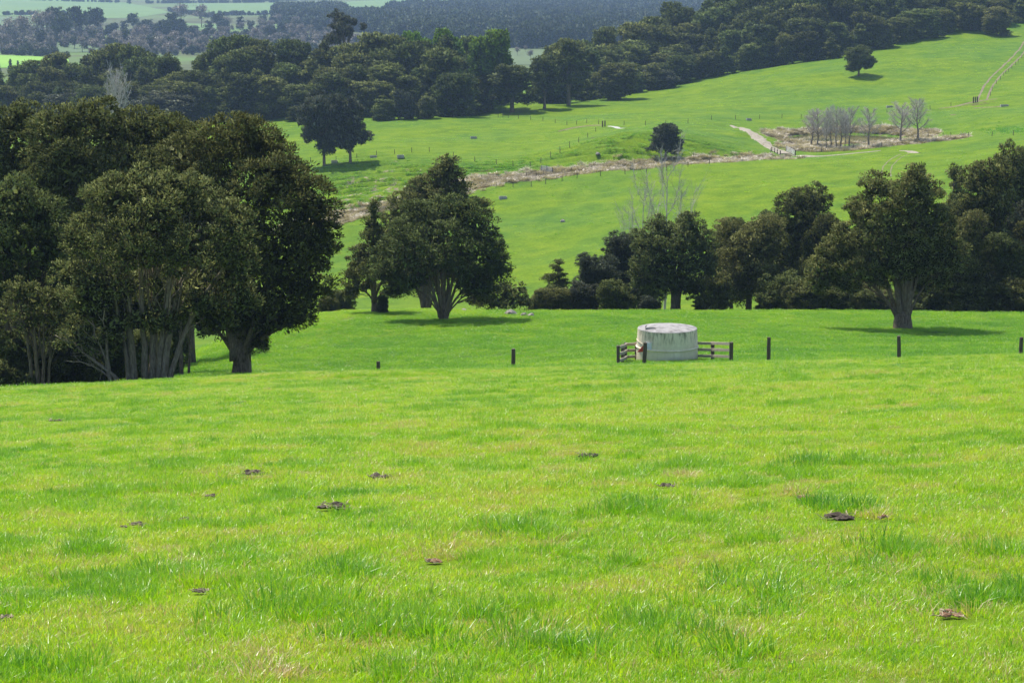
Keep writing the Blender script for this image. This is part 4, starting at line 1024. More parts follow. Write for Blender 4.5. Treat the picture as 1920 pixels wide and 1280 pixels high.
M_CLOD = simple_noise_mat('dung_and_soil', [(.3, (.022, .016, .011)), (.5, (.07, .052, .037)), (.72, (.17, .14, .10))], 22, .95, .03)
M_CLODR = simple_noise_mat('reddish_clod', [(.3, (.10, .05, .025)), (.5, (.22, .12, .065)), (.72, (.38, .25, .15))], 22, .95, .03)

# --- concrete water tank
TY = 125.0
tc = at(1251, 640, TY); tx = tc[0]; R1 = 58.5*TY/F; R2 = 56.5*TY/F
tb = (TY-R1)*slope(683); tt = (TY-R2)*slope(624)
HT = tt-tb
tank = tag(link('water_tank', None, loc=(tx, TY, tb)), 'round pale concrete water tank with dark lichen streaks under its rim', 'water tank')
K = 72
def ring_acc(prof, k=K):
    ac = Acc(); th = np.linspace(0, 2*np.pi, k, endpoint=False); prof = np.array(prof)
    V = np.stack([prof[:, 0:1]*np.cos(th), prof[:, 0:1]*np.sin(th), np.repeat(prof[:, 1:2], k, 1)], -1).reshape(-1, 3)
    a = np.arange(len(prof)-1)[:, None]*k+np.arange(k)[None, :]; b = np.arange(len(prof)-1)[:, None]*k+(np.arange(k)[None, :]+1) % k
    ac.add(V, Q=np.stack([a, b, b+k, a+k], -1).reshape(-1, 4)); return ac
link('wall', ring_acc([(R1, -1.0), (R1, .02), (R1-.01, HT*.4), (R2+.015, HT*.8), (R2, HT-.03), (R2, HT-.02)]).mesh('wall', [M_CONC], True), tank)
link('hoop', ring_acc([(R1-.03, HT*.385), (R1+.045, HT*.395), (R1+.045, HT*.425), (R1-.03, HT*.435)]).mesh('hoop', [M_CONC], True), tank)
rf = ring_acc([(R2+.004, HT-.019), (R2-.01, HT-.003), (R2-.05, HT+.012), (R2*.75, HT+.07), (R2*.4, HT+.12), (.02, HT+.15)])
roof = link('roof', rf.mesh('roof', [M_ROOF], True), tank)
ac = Acc(); ac.box((-1.05, -.55, HT+.09), (.62, .5, .07)); ac.box((-1.05, -.55, HT+.135), (.52, .4, .03)); link('hatch', ac.mesh('hatch', [M_ROOF]), tank)
ac = Acc(); ac.tube([(-1.32, -.62, HT+.05), (-1.32, -.62, HT+.22), (-1.26, -.66, HT+.25)], [.025, .025, .02], 8); link('vent_pipe', ac.mesh('vent_pipe', [M_POST]), tank)
# thin seam line on the upper left, white panel, red float cover
ang = math.radians(-90-41)
ac = Acc(); ac.box((math.cos(ang)*(R1+.005), math.sin(ang)*(R1+.005), HT*.55), (.46, .03, .40), rz=ang+math.pi/2); link('notice_panel', ac.mesh('notice_panel', [M_PANEL]), tank)
th0 = [math.radians(-180+q) for q in np.linspace(2, 34, 9)]
ac = Acc(); ac.tube([(math.cos(t)*(R1+.0), math.sin(t)*(R1+.0), HT*.66-.02*i) for i, t in enumerate(th0)], [.02]*9, 6); link('pipe', ac.mesh('pipe', [M_CONC]), tank)
# red marker hung on the post in front of the tank
ac = Acc()
p0 = at(1203, 653, 121.5)
V = np.array([(-.30, 0, -.26), (.16, 0, -.24), (.16, 0, .26), (-.28, .03, -.22), (.16, .03, -.2), (.16, .03, .24)])*.85
ac.add(V, Q=[(0, 1, 4, 3), (1, 2, 5, 4), (2, 0, 3, 5)], T=[(0, 2, 1), (3, 4, 5)])
tag(link('red_flag', ac.mesh('red_flag', [M_RED]), loc=p0.tolist()), 'small red triangular marker hanging behind the post in front of the tank', 'marker')

# --- fences
def post_mesh(w_, h, seed, rnd=True):
    ac = Acc(); R = np.random.RandomState(seed)
    ac.tube([(0, 0, -.5), (0, 0, .02), (R.uniform(-.01, .01), 0, h*.6), (R.uniform(-.02, .02), 0, h)], [w_*.53, w_*.52, w_*.5, w_*.47], 8, wob=.06, seed=seed)
    return ac.mesh('post', [M_POST])
PM = [post_mesh(.13, 1.15, k) for k in range(4)]
PMB = post_mesh(.24, 1.25, 9)
def wire_fence(label, pts, h=1.1, thick=1.0, wires=(.35, .7, 1.0), mats=None, lean=.03, seed=0):
    """pts: (x, y) of the posts"""
    R = np.random.RandomState(seed)
    x0, y0 = pts[0][:2]; z0 = gz(x0, y0)
    root = tag(link('wire_fence', None, loc=(x0, y0, z0)), label, 'fence')
    tops = []
    for k, q in enumerate(pts):
        x, y = q[:2]; z = gz(x, y); hh = (q[2] if len(q) > 2 else h)
        big = len(q) > 3
        link('post', PMB if big else PM[k % 4], root, loc=(x-x0, y-y0, z-z0), rot=(R.normal(0, lean), R.normal(0, lean), R.uniform(0, 6)), scale=(thick, thick, hh/1.15))
        tops.append(np.array([x-x0, y-y0, z-z0]))
    for wh in wires:
        ac = Acc()
        for a_, b_ in zip(tops[:-1], tops[1:]):
            ac.tube(np.array([a_+[0, 0, wh*h/1.1], (a_+b_)/2+[0, 0, wh*h/1.1-.02], b_+[0, 0, wh*h/1.1]]), [.0025]*3, 3, cap=False)
        link('wire', ac.mesh('wire', [M_WIRE]), root)
    return root
# near fence: top and seen foot of each post in the photograph
NF = [(710, 680, 690), (962, 657, 687), (1208, 645, 680), (1442, 636, 668), (1687, 632, 667), (1915, 636, 664)]
npts = []
for px_, tp, bt in NF:
    Yp = 119.0 if px_ < 1300 else 121.0
    p_ = at(px_, tp, Yp); zg = gz(p_[0], Yp); npts.append((p_[0], Yp, max(.8, min(1.35, p_[2]-zg)), 1))
p_ = at(470, 690, 118); npts.insert(0, (p_[0], 118, .9)); p_ = at(2160, 636, 122); npts.append((p_[0], 122, 1.1))
PMB.name = 'post'
wire_fence('near wire fence of widely spaced dark round posts crossing behind the crest', npts, thick=1.0, seed=1)
def px_fence(label, P, Y0=380, Y1=900, **k):
    return wire_fence(label, [hit(a_, b_, Y0, Y1) [:2] for a_, b_ in P], **k)
TK = dict(thick=1.0)
px_fence('long thin fence crossing the far slope below the forest and above the terraces', [(934,221),(943,221),(953,222),(972,223),(995,225),(1018,227),(1041,231),(1063,235),(1081,234),(1100,231),(1122,233),(1170,235),(1210,235),(1248,234),(1290,231),(1334,225),(1379,224),(1424,223),(1466,222),(1502,222),(1580,218),(1620,216),(1663,212),(1703,209),(1744,206),(1783,200),(1824,192)], 470, 800, seed=2, **TK)
px_fence('short fence running diagonally uphill from the white gate to the dirt track', [(1014,305),(1032,294),(1050,284),(1068,275),(1085,267),(1102,258),(1117,247)], 430, 620, seed=3, **TK)
px_fence('fence from the pair of paddock trees across to the white gate', [(582,304),(630,302),(669,297),(706,292),(740,289),(772,286),(805,285),(850,294),(890,303),(931,308),(962,311),(995,313)], 420, 620, seed=4, **TK)
px_fence('fence along the lower side of the dry creek bed', [(930,352),(962,351),(996,350),(1023,345),(1054,339),(1082,335),(1126,330),(1172,327),(1212,325),(1250,320),(1290,313),(1330,308),(1404,300)], 380, 560, seed=5, **TK)
px_fence('fence along the upper side of the dry creek bed', [(903,338),(987,333),(1005,334),(1019,330),(1071,324),(1110,320),(1190,311),(1240,303),(1300,297),(1404,291),(1445,287)], 400, 560, seed=6, **TK)
px_fence('fence around the near side of the pond and on to the right', [(1474,284),(1540,285),(1600,280),(1653,276),(1691,272),(1715,270),(1740,257),(1768,258),(1783,257),(1816,257),(1860,256),(1900,254),(1925,253)], 430, 620, seed=7, **TK)
px_fence('close-posted fence climbing beside the farm track at upper right', [(1857,180),(1860,170),(1868,158),(1876,150),(1882,143),(1886,139),(1891,135),(1897,129),(1904,123),(1909,118),(1916,110),(1922,102)], 520, 860, seed=8, **TK)

def rail_fence(label, P, rails=(.28, .65, 1.02), h=1.12, pw=.15, posts=None, th=.16, matr=None, group=None, name='rail_fence', cat='fence', bd=.045, zoff=None):
    """P: list of (x, y) ends; posts at each; rails nailed on"""
    x0, y0 = P[0]; z0 = gz(x0, y0) if zoff is None else zoff
    root = tag(link(name, None, loc=(x0, y0, z0)), label, cat, group)
    for k, (x, y) in enumerate(P):
        z = gz(x, y)-z0; ac = Acc(); ac.box((0, 0, h/2-.2), (pw, pw, h+.4), jit=.012); link('post', ac.mesh('post', [M_POST]), root, loc=(x-x0, y-y0, z))
    for (a_, b_) in zip(P[:-1], P[1:]):
        za, zb = gz(*a_)-z0, gz(*b_)-z0; dx, dy = b_[0]-a_[0], b_[1]-a_[1]; L = math.hypot(dx, dy); an = math.atan2(dy, dx)
        nx, ny = math.sin(an)*(pw/2+bd/2+.003), -math.cos(an)*(pw/2+bd/2+.003)
        for r_ in rails:
            ac = Acc(); ac.box((0, 0, 0), (L+.12, bd, th), jit=.008)
            o = link('rail', ac.mesh('rail', [matr or M_RAIL]), root, loc=((a_[0]+b_[0])/2-x0+nx, (a_[1]+b_[1])/2-y0+ny, (za+zb)/2+r_), rot=(0, -math.atan2(zb-za, L), an))
    return root
def X_(px_, Y): return float(at(px_, 660, Y)[0])
rail_fence('three-rail timber fence corner left of the tank', [(X_(1159, 120.2), 120.2), (X_(1167, 122.2), 122.2), (X_(1173, 125.5), 125.5), (X_(1193, 125.7), 125.7)], rails=(.30, .68, 1.06), h=1.15, pw=.17)
rail_fence('three-rail timber fence right of the tank ending in a stout post', [(X_(1300, 125.2), 125.2), (X_(1336, 125.0), 125.0), (X_(1371, 122.2), 122.2)], rails=(.30, .68, 1.06), h=1.15, pw=.2)
M_GATEW = flat_mat('pale_gate', (.50, .48, .44), .6, 3, .2)
def gate(label, p0, p1, n=4, Y0=400, Y1=620, h=1.15):
    a_ = hit(*p0, Y0, Y1)[:2]; b_ = hit(*p1, Y0, Y1)[:2]
    mid = ((a_[0]+b_[0])/2, (a_[1]+b_[1])/2)
    return rail_fence(label, [a_, mid, b_], rails=tuple(np.linspace(.2, h-.1, n)), h=h+.1, pw=.22, th=.13, matr=M_GATEW, name='farm_gate', cat='gate')
gate('white farm gate at the foot of the diagonal fence, above the dry creek', (1015, 321), (1036, 326))
gate('white farm gate beside the gravel track at the pond corner', (1475, 284), (1491, 292))
a_ = hit(1447, 284, 440, 600)[:2]; b_ = hit(1463, 292, 440, 600)[:2]
rail_fence('low dark bridge railing where the gravel track crosses the creek', [(a_[0]+(b_[0]-a_[0])*t, a_[1]+(b_[1]-a_[1])*t) for t in (0, .33, .66, 1)], rails=(.55, 1.0), h=1.1, pw=.2, th=.1, name='bridge_railing', cat='railing')
for lab, px_, py_, h in [('stout pair of gateposts beside the dirt track above the terraces', 1132, 238, 1.5), ('dark gateposts at the foot of the track climbing at upper right', 1827, 193, 1.6)]:
    x, y, z = hit(px_, py_, 480, 700); root = tag(link('gateposts', None, loc=(x, y, z)), lab, 'gateposts')
    for dx in (-.32, .32, .95 if px_ > 1500 else .3):
        ac = Acc(); ac.box((0, 0, h/2-.2), (.3, .3, h+.4)); link('post', ac.mesh('post', [M_POST]), root, loc=(dx, dx*.8, 0))

# --- troughs
def trough(label, px_, py_, L=1.5, Y0=380, Y1=640):
    x, y, z = hit(px_, py_, Y0, Y1)
    root = tag(link('water_trough', None, loc=(x, y, z), rot=(0, 0, .1)), label, 'water trough')
    ac = Acc(); W_ = .9; H_ = .5
    for c, s in [((0, -W_/2, H_/2-.1), (L, .1, H_+.2)), ((0, W_/2, H_/2-.1), (L, .1, H_+.2)), ((-L/2+.05, 0, H_/2-.1), (.1, W_-.102, H_+.2)), ((L/2-.05, 0, H_/2-.1), (.1, W_-.102, H_+.2))]: ac.box(c, s)
    link('basin', ac.mesh('basin', [M_TROUGH]), root)
    ac = Acc(); ac.box((0, 0, .33), (L-.22, W_-.12, .05)); link('water', ac.mesh('water', [M_TROUGH]), root)
for q in [('grey water trough in the bright paddock below the forest', 888, 260), ('grey water trough in the paddock below the dry creek', 943, 373), ('small water trough right of the pair of paddock trees', 700, 296, 1.5), ('small water trough beyond the fence, second right of the pair of paddock trees', 751, 295, 1.5), ('low dark trough at the foot of the pair of paddock trees', 627, 305, 1.4),
          ('dark trough on the hillside above the pond', 1668, 202, 1.7, 480, 700), ('dark trough in the paddock above the gravel track', 1404, 226, 1.3, 480, 700), ('dark trough at the right above the fence', 1883, 200, 2.0, 480, 700)]:
    trough(*q)

# --- stones and clods
def lump_mesh(name, seed, m_, rough=.35, sub=2, flat=.6):
    import bmesh
    bm = bmesh.new(); bmesh.ops.create_icosphere(bm, subdivisions=sub, radius=.5)
    me = bpy.data.meshes.new(name); R = np.random.RandomState(seed); ph = R.uniform(0, 9, 6)
    for v in bm.verts:
        c = v.co.copy()
        d = math.sin(c.x*7+ph[0])*math.sin(c.y*6+ph[1])+.6*math.sin(c.z*13+ph[2])*math.sin(c.x*15+ph[3])+.4*math.sin(c.y*24+ph[4])
        v.co = c*(1+rough*.42*d+R.uniform(-.06, .06)*rough*2)
        v.co.z = v.co.z*flat if v.co.z > 0 else v.co.z*.3
    bm.to_mesh(me); bm.free(); me.materials.append(m_); return me
SM = [lump_mesh('stone', k, M_STONE, .35, 2, .85) for k in range(3)]
for k, (lab, px_, py_, s) in enumerate([('largest grey boulder at the right of the fan-shaped tree', 957, 590, 1.0), ('smaller grey stone right of the boulder by the fan-shaped tree', 982, 592, .55), ('angular grey stone, rightmost of the three by the fan-shaped tree', 996, 593, .6), ('grey stone hidden in grass at the foot of the fan-shaped tree', 870, 583, .5), ('pale boulder lying on the lower far pasture', 1055, 416, 1.0), ('pale rock on the slumped terraces', 1121, 290, 1.0)]):
    x, y, z = hit(px_, py_, 140 if py_ > 500 else 300, 600)
    tag(link('boulder', SM[k % 3], loc=(x, y, z+s*.05), rot=(0, 0, k*1.3), scale=(s, s, s*.95)), lab, 'boulder')
def clod(name, label, px_, py_, wpx, hpx, m_, seed, cat='clod'):
    x, y, z = hit(px_, py_+hpx*.3, 6, 100); z += .012; k = y/F; CL.append((x, y, wpx*k*.5)); R = np.random.RandomState(seed)
    root = tag(link(name, None, loc=(x, y, z)), label, cat)
    W_, H_ = wpx*k, hpx*k*1.15
    ac = Acc(); n_ = 9+R.randint(5)
    for q in range(n_):
        me_ = lump_mesh('tmp', seed*20+q, m_, .5, 1, 1.0)
        v = np.array([tuple(vv.co) for vv in me_.vertices]); f = np.array([tuple(p.vertices) for p in me_.polygons])
        bpy.data.meshes.remove(me_)
        ax = R.uniform(-.5, .5); s_ = R.uniform(.16, .36)
        v = v*np.array([W_*s_*1.5, W_*s_*1.2, W_*s_*.7])
        v += np.array([ax*W_*.8, R.uniform(-.35, .35)*W_, H_*(.28+.30*R.rand())*(1-abs(ax)*1.3)])
        ac.add(v, T=f)
    link('lump', ac.mesh('lump', [m_]), root)
    # dead straws sticking out
    ac = Acc()
    for q in range(26):
        p = np.array([R.uniform(-.55, .55)*W_, R.uniform(-.4, .4)*W_, H_*.3]); d = np.array([R.normal(0, .8), R.normal(0, .8), R.uniform(.1, .8)])*W_*.28
        ac.tube(np.array([p, p+d*.6, p+d+[0, 0, -.01]]), [.004, .003, .001], 3, cap=False)
    link('straw', ac.mesh('straw', [M_STRAW]), root)
CL = []
M_STRAW = flat_mat('dead_straw', (.34, .27, .16), .7, 30, .3)
for k, (lab, px_, py_, wpx, hpx, mm) in enumerate([
  ('dark reddish clod at the far left of the near paddock', 103, 790, 22, 12, 0), ('dark peaked clod of soil left of centre in the near paddock', 714, 895, 42, 16, 0), ('wide grey-brown cowpat, the largest lump in the near paddock', 626, 952, 54, 14, 0),
  ('small brown clod beside a lush tuft at right of the near paddock', 1657, 973, 20, 14, 1), ('flat dark cowpat near the middle of the near paddock', 1100, 855, 38, 6, 0), ('flat dark patty just below the crest, under the stout trunk', 497, 731, 24, 6, 0),
  ('faint dark patty below the crest patty', 458, 756, 20, 4, 0), ('flat grey patty left of the peaked clod', 473, 887, 34, 5, 0), ('small dark clod between the flat grey patty and the twin clods', 396, 931, 20, 6, 0), ('small dark round clod right of the twin clods', 349, 975, 18, 9, 0),
  ('right one of the twin dark clods at lower left', 258, 985, 28, 9, 0), ('left one of the twin dark clods at lower left', 233, 989, 12, 9, 0), ('flat dark patch of dung beside the brown dry tuft', 1250, 913, 30, 5, 0), ('small brown dropping right of the dry tuft', 1505, 934, 22, 7, 1),
  ('reddish brown clod at lower right of the near paddock', 1782, 1155, 42, 14, 1), ('narrow dark clod at lower centre', 814, 1055, 34, 8, 1), ('dark clod low at left, above the dry tuft', 377, 1111, 30, 8, 0), ('dark clod at the lower left edge', 12, 1160, 24, 8, 0), ('flat dark dung at the foot of the lush tuft at right', 1575, 972, 60, 6, 0)]):
    clod('dung_clod', lab, px_, py_, wpx, hpx, [M_CLOD, M_CLODR][mm], 500+k)

# ================================================================== GRASS
def grass_material(name, trans=.45, rank=False):
    m, n, l = mat(name)
    ti = attr(n, 'tint', 'INSTANCER').outputs['Fac']; bl = attr(n, 'tint').outputs['Fac']
    P = geo_pos(n)
    f = math_(n, l, 'ADD', math_(n, l, 'MULTIPLY', ti, .62), math_(n, l, 'MULTIPLY', bl, .38))
    f = math_(n, l, 'ADD', f, mrange(n, l, noise(n, l, P, .35, 4, .6), .3, .7, -.12, .12))
    col = ramp(n, l, f, [(.0, (.062, .215, .018)), (.28, (.170, .350, .012)), (.5, (.300, .465, .012)), (.68, (.42, .52, .020)), (.82, (.43, .40, .085)), (1.0, (.48, .34, .17))])
    if rank: col = ramp(n, l, f, [(.2, (.09, .07, .04)), (.5, (.30, .235, .155)), (.75, (.46, .38, .27)), (1.0, (.56, .48, .36))])
    p = n.new('ShaderNodeBsdfPrincipled'); o = n.new('ShaderNodeOutputMaterial')
    l.new(col, p.inputs['Base Color']); p.inputs['Roughness'].default_value = .36; p.inputs['Specular IOR Level'].default_value = .48
    t = n.new('ShaderNodeBsdfTranslucent'); l.new(mixc(n, l, 1.0, col, (1.15, 1.25, .6), 'MULTIPLY'), t.inputs[0])
    mx = n.new('ShaderNodeMixShader'); mx.inputs[0].default_value = trans
    l.new(p.outputs[0], mx.inputs[1]); l.new(t.outputs[0], mx.inputs[2]); l.new(mx.outputs[0], o.inputs[0])
    return m
M_GRASS = grass_material('grass_blades')
def patch_mesh(name, rad, nb, h, wv, seed, lean=.45, clump=0.0, m_=None, dead=.07, segs=3):
    R = np.random.RandomState(seed)
    a_ = R.uniform(0, 6.283, nb); rr = rad*np.sqrt(R.rand(nb))
    bx, by = rr*np.cos(a_), rr*np.sin(a_)
    hh = h*R.uniform(.45, 1.25, nb)*(1-clump*.5*(rr/rad)**2); ww = wv*R.uniform(.6, 1.3, nb)
    az = R.uniform(0, 6.283, nb)
    if clump: az = a_+R.normal(0, .7, nb)
    ln = hh*np.abs(R.normal(lean, lean*.55, nb))
    dx, dy = np.cos(az), np.sin(az); sxx, syy = -dy, dx
    tw = R.uniform(-1.6, 1.6, nb)
    t = np.linspace(0, 1, segs+1); V = []
    for k, tt_ in enumerate(t):
        zz = hh*(tt_-.25*tt_*tt_*np.minimum(ln/hh, 1.6)); off = ln*tt_**1.8
        w_ = ww*(1-tt_**1.6)*.5 if k < segs else ww*0
        cx_2 = bx+dx*off; cy_2 = by+dy*off
        ca, sa = np.cos(tw*tt_), np.sin(tw*tt_)
        ux, uy = sxx*ca+dx*sa, syy*ca+dy*sa
        if k < segs: V += [np.stack([cx_2-ux*w_, cy_2-uy*w_, zz], -1), np.stack([cx_2+ux*w_, cy_2+uy*w_, zz], -1)]
        else: V.append(np.stack([cx_2, cy_2, zz], -1))
    nv = len(V); V = np.stack(V, 1).reshape(-1, 3)
    i = np.arange(nb)*nv; Q = [np.stack([i+2*k, i+2*k+1, i+2*k+3, i+2*k+2], -1) for k in range(segs-1)]
    T = np.stack([i+2*(segs-1), i+2*(segs-1)+1, i+nv-1], -1)
    me = new_mesh(name, V, [np.vstack(Q), T] if Q else [T], [m_ or M_GRASS])
    tv = np.where(R.rand(nb) < dead, R.uniform(1.4, 2.0, nb), np.clip(R.normal(.5, .22, nb), 0, 1.1))
    at_ = me.attributes.new('tint', 'FLOAT', 'POINT'); at_.data.foreach_set('value', np.repeat(tv, nv).astype(np.float32))
    return me
GV = [hidden_obj('turf', patch_mesh('turf', .17, 150, .048, .0046, 400+k, .6)) for k in range(4)]
GV += [hidden_obj('turf', patch_mesh('turf', .10, 110, .11, .0055, 410+k, .5, .5, dead=.04)) for k in range(3)]      # lush tufts
GV += [hidden_obj('turf', patch_mesh('turf', .09, 80, .06, .0045, 420+k, .8, .3, dead=.5)) for k in range(2)]         # dry tufts
R = np.random.RandomState(601)
def frustum_pts(n_, Y0, Y1, pw=1.0, wid=.30, pad=1.5):
    u = R.rand(n_); y = (Y0**(2-pw)+(Y1**(2-pw)-Y0**(2-pw))*u)**(1/(2-pw)) if pw != 2 else Y0*(Y1/Y0)**u
    x = R.uniform(-1, 1, n_)*(wid*y+pad); return x, y
x, y = frustum_pts(150000, 4.0, 104.0, .95)
z = zground(x, y)
f1 = fbm(x/1.6, y/2.0, 71, 3); f2 = fbm(x/.55, y/.7, 81, 2); f3 = fbm(x/7, y/10, 83, 3)
tint = np.clip(.50+.10*(1-sstep(14, 34, y))+.04*sstep(50, 100, y)+(f1-.5)*.5+(f2-.5)*.7+(f3-.5)*.35+R.normal(0, .17, len(x)), .0, 1.0)
lushm = (fbm(x/.9, y/1.0, 91, 4)+.5*(vnoise(x/.25, y/.25, 93)-.5)) > .69
drym = (fbm(x/.7, y/.8, 97, 3) > .66) & ~lushm
vi = R.randint(0, 4, len(x)); lushm = lushm | (R.rand(len(x)) < .03)
vi = np.where(lushm & (R.rand(len(x)) < .5), 4+R.randint(0, 3, len(x)), vi); vi = np.where(drym & (R.rand(len(x)) < .4), 7+R.randint(0, 2, len(x)), vi)
dt_ = R.rand(len(x)) < .08; vi = np.where(dt_, 7+R.randint(0, 2, len(x)), vi); tint = np.where(dt_, R.uniform(.75, .98, len(x)), tint)
tint = np.where(lushm, tint*.5, tint); tint = np.where(drym, np.clip(tint+.28, 0, 1), tint)
scl = R.uniform(.75, 1.2, len(x))*(1+.6*sstep(20, 90, y))*(.72+.55*f1)
scl = np.where(drym, scl*.7, scl)
keep = ~drym | (R.rand(len(x)) < .75)
for cx_0, cy_0, cr_0 in CL: keep &= np.hypot((x-cx_0)/(cr_0+.18), (y-cy_0+.15)/(cr_0+.34)) > 1
scatter('grass', np.stack([x, y, z-.01], -1)[keep], R.uniform(0, 6.28, len(x))[keep], scl[keep], tint[keep], vi[keep], GV, 'grass', 'bright green grass of the near paddock', .06)
# isolated lush tufts and dry tufts where the photo shows them
TP = [(160,1040,.26,4,.05),(1545,870,.30,5,.0),(1580,955,.30,6,.0),(60,1270,.34,4,.0),(650,1085,.28,5,.1),(1300,1175,.34,4,.05),(1690,1045,.3,5,.1),(970,1000,.2,6,.1),(1840,1040,.3,6,.1),(560,1150,.36,4,.1),(1200,1220,.4,5,.1),(1880,1120,.35,4,.1),(260,760,.3,5,.1),(1180,960,.24,6,.1),(760,1180,.4,5,.08),(930,1210,.4,4,.08),(1400,1130,.36,6,.1),
      (1275,893,.14,7,1.0),(1281,897,.12,8,1.0),(492,1240,.2,7,.95),(500,1250,.2,8,.95),(515,1268,.15,7,1.0),(1040,888,.1,8,.9),(1655,965,.12,8,1.0),(1380,1190,.14,7,.95),(345,1055,.2,8,.9),(815,1050,.2,7,.95),(988,1208,.14,8,.9),(1780,1145,.24,7,.98),(1500,925,.1,8,.9),(1150,912,.1,7,.9)]
tp = []
for (px_, py_, s_, v_, ti_) in TP:
    x0, y0, _ = hit(px_, py_, 6, 100)
    for q in range(12 if v_ < 7 else 6):
        xx, yy = x0+R.normal(0, s_*.55), y0+R.normal(0, s_*.8); tp.append((xx, yy, gz(xx, yy)-.01, R.uniform(0, 6.28), R.uniform(.75, 1.25)*(1.35 if v_ < 7 else 1.35)*(y0/30)**.12, np.clip(ti_+R.normal(0, .05), 0, 1), v_ if R.rand() < .6 else (4+R.randint(3) if v_ < 7 else 7+R.randint(2))))
tp = np.array(tp)
scatter('grass_tufts', tp[:, :3], tp[:, 3], tp[:, 4], tp[:, 5], tp[:, 6].astype(int), GV, 'grass', 'darker lush tufts and straw-coloured dry tufts in the near paddock', .05)
# coarser turf on the bench behind the crest
GB = [hidden_obj('turf', patch_mesh('turf', .8, 420, .10, .018, 430+k, .6, segs=2)) for k in range(4)]
x, y = frustum_pts(16000, 96.0, 192.0, .6, .30, 3); z = zground(x, y)
tint = np.clip(.08+(fbm(x/5, y/7, 52, 3)-.5)*.8+.30*np.exp(-((x+12)/16)**2)*sstep(160, 172, y)+R.normal(0, .06, len(x)), 0, 1)
out_tank = np.hypot(x-tx, y-TY) > R1+.25
scatter('grass', np.stack([x, y, z-.02], -1)[out_tank], R.uniform(0, 6.28, out_tank.sum()), R.uniform(.7, 1.25, out_tank.sum()), tint[out_tank], R.randint(0, 4, out_tank.sum()), GB, 'grass', 'deeper green grass of the lower paddock around the tank', .05)
# long grass against the tank and along the brow
tp = []
for q in range(70):
    a_ = R.uniform(-math.pi, 0); rr_ = R1+R.uniform(.1, .45); xx, yy = tx+math.cos(a_)*rr_, TY+math.sin(a_)*rr_; tp.append((xx, yy, gz(xx, yy), R.uniform(0, 6.28), R.uniform(1.2, 2.2), R.uniform(.2, .7), R.randint(4, 7)))
tp = np.array(tp)
scatter('grass_tufts', tp[:, :3], tp[:, 3], tp[:, 4], tp[:, 5], tp[:, 6].astype(int), GV, 'grass', 'longer grass growing against the foot of the tank')
# rough turf on the far slopes: sparse tussocks
GT = [hidden_obj('turf', patch_mesh('turf', .55, 70, .16, .06, 440+k, .9, .4, segs=2)) for k in range(3)]
x, y = frustum_pts(15000, 290.0, 760.0, .7, .27, 3)
keep = (fbm(x/16, y/16, 55, 3) > .47) | (R.rand(len(x)) < .15); x, y = x[keep], y[keep]; z = zground(x, y)
tint = np.clip(.30+(fbm(x/20, y/20, 57, 3)-.5)*1.0+R.normal(0, .08, len(x)), 0, 1)
scatter('grass', np.stack([x, y, z-.05], -1), R.uniform(0, 6.28, len(x)), R.uniform(.5, 1.15, len(x)), tint, R.randint(0, 3, len(x)), GT, 'grass', 'rough tussocky pasture on the far slopes', .1)
# rank tufts along the slumped banks, dark tint also standing in for scarp shade
sl = []
for k, (tx_, ty_, _) in enumerate(TERR):
    wx, wy, per = [(22, 15, 4.0), (18, 30, 4.4), (14, 12, 4.0), (15, 16, 4.0)][k]
    xx = tx_+R.normal(0, wx*.6, 5200); yy = ty_+R.normal(0, wy*.5, 5200)
    ph = (yy+.12*(xx-tx_)+4.0*(fbm(xx/14, yy/14, 31+k, 2)-.5))/per; sw_ = ph-np.floor(ph)
    ok = (sw_ < .28) & (fbm(xx/5, yy/2.5, 63, 2) > .38); sl.append(np.column_stack([xx[ok], yy[ok]]))
sl = np.vstack(sl); z = zground(sl[:, 0], sl[:, 1])
scatter('grass_tufts', np.column_stack([sl, z-.05]), R.uniform(0, 6.28, len(sl)), R.uniform(.5, 1.1, len(sl)), np.clip(.02+R.normal(0, .12, len(sl)), -.3, .5), R.randint(0, 3, len(sl)), GT, 'grass', 'rank tufts, tinted darker to draw shade too, along the small scarps of the slumped banks', .1)
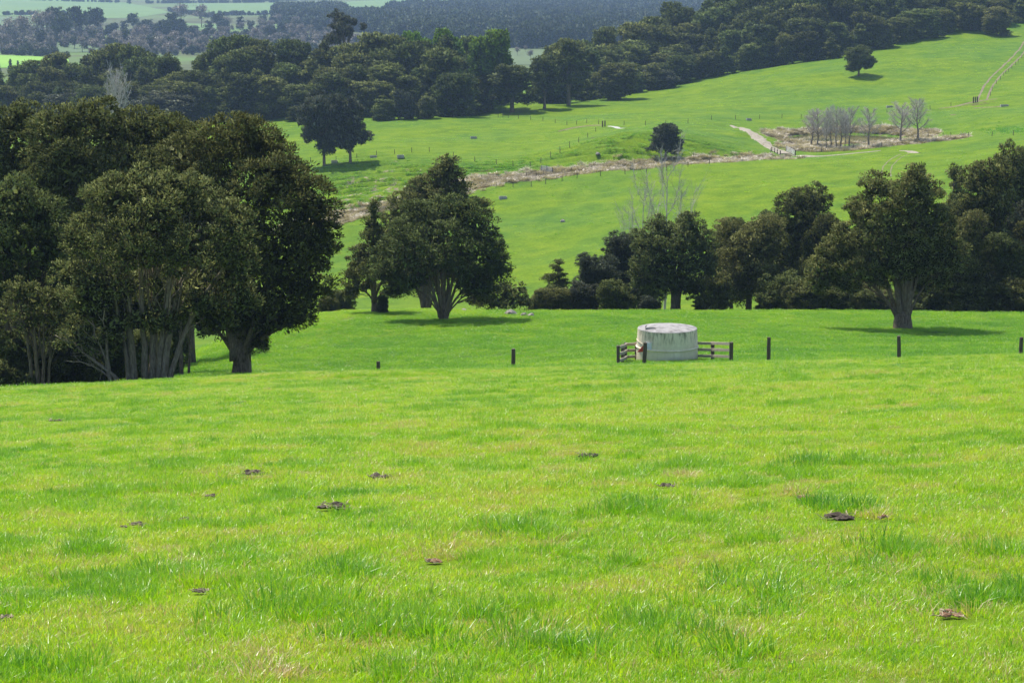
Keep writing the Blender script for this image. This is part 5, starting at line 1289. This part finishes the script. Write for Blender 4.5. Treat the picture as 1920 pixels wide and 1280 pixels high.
# rank dead grass in the creek and round the pond
M_RANK = grass_material('rank_grass', .25, True)
GD = [hidden_obj('turf', patch_mesh('turf', .8, 130, .75, .09, 450+k, .9, .5, m_=M_RANK, dead=.0, segs=2)) for k in range(3)]
px2 = []
CP2 = spline(CREEK, 1.0)
for q in range(3400):
    c = CP2[R.randint(len(CP2))]; px2.append((c[0]+R.normal(0, 3.0), c[1]+R.normal(0, 3.0)))
for q in range(1500):
    a_ = R.uniform(0, 6.283); rr_ = R.uniform(1.05, 1.36); px2.append((POND[0]+15*rr_*math.cos(a_), POND[1]+17*rr_*math.sin(a_)))
AP2 = spline(APR, 1.0)
for q in range(900):
    c = AP2[R.randint(len(AP2))]; px2.append((c[0]+R.normal(0, 2.2), c[1]+R.normal(0, 2.0)))
px2 = np.array(px2); z = zground(px2[:, 0], px2[:, 1])
f = fbm(px2[:, 0]/3, px2[:, 1]/3, 59, 3)
scatter('dry_grass', np.column_stack([px2, z-.1]), R.uniform(0, 6.28, len(px2)), R.uniform(.5, 1.25, len(px2)), np.clip(.75+(f-.5)*1.2, .2, 1.2), R.randint(0, 3, len(px2)), GD, 'dry grass', 'brown dead grass filling the creek bed and ringing the pond', .2)
# dark rushes at far right above the fence
x = []
for q in range(420):
    px_ = R.normal(1900, 26); py_ = R.normal(246, 3)-abs(R.normal(0, 3))*(px_ > 1870); a__ = hit(px_, py_, 430, 640); x.append((a__[0], a__[1], a__[2]-.05))
x = np.array(x)
scatter('rushes', x, R.uniform(0, 6.28, len(x)), R.uniform(.7, 1.5, len(x)), R.uniform(-.2, .15, len(x)), R.randint(0, 3, len(x)), GT, 'rushes', 'dark green rush clumps above the right-hand fence')

# ================================================================== HAZE
ac = Acc(); ac.box((0, 5500, (PLAIN-2+28)/2), (13400, 12200, 28-(PLAIN-2)))
m = bpy.data.materials.new('haze'); m.use_nodes = True; nt = m.node_tree; nt.nodes.clear()
pv = nt.nodes.new('ShaderNodeVolumePrincipled'); pv.inputs['Color'].default_value = (.48, .66, 1, 1); pv.inputs['Density'].default_value = .00008; pv.inputs['Anisotropy'].default_value = .2
oo = nt.nodes.new('ShaderNodeOutputMaterial'); nt.links.new(pv.outputs[0], oo.inputs['Volume'])
hz = tag(link('haze', ac.mesh('haze', [m])), kind='stuff')
print('TREES', nfor, 'TRIS', sum(len(o.data.loops)-2*len(o.data.polygons) for o in {o.data: o for o in bpy.data.objects if o.type == 'MESH'}.values()))
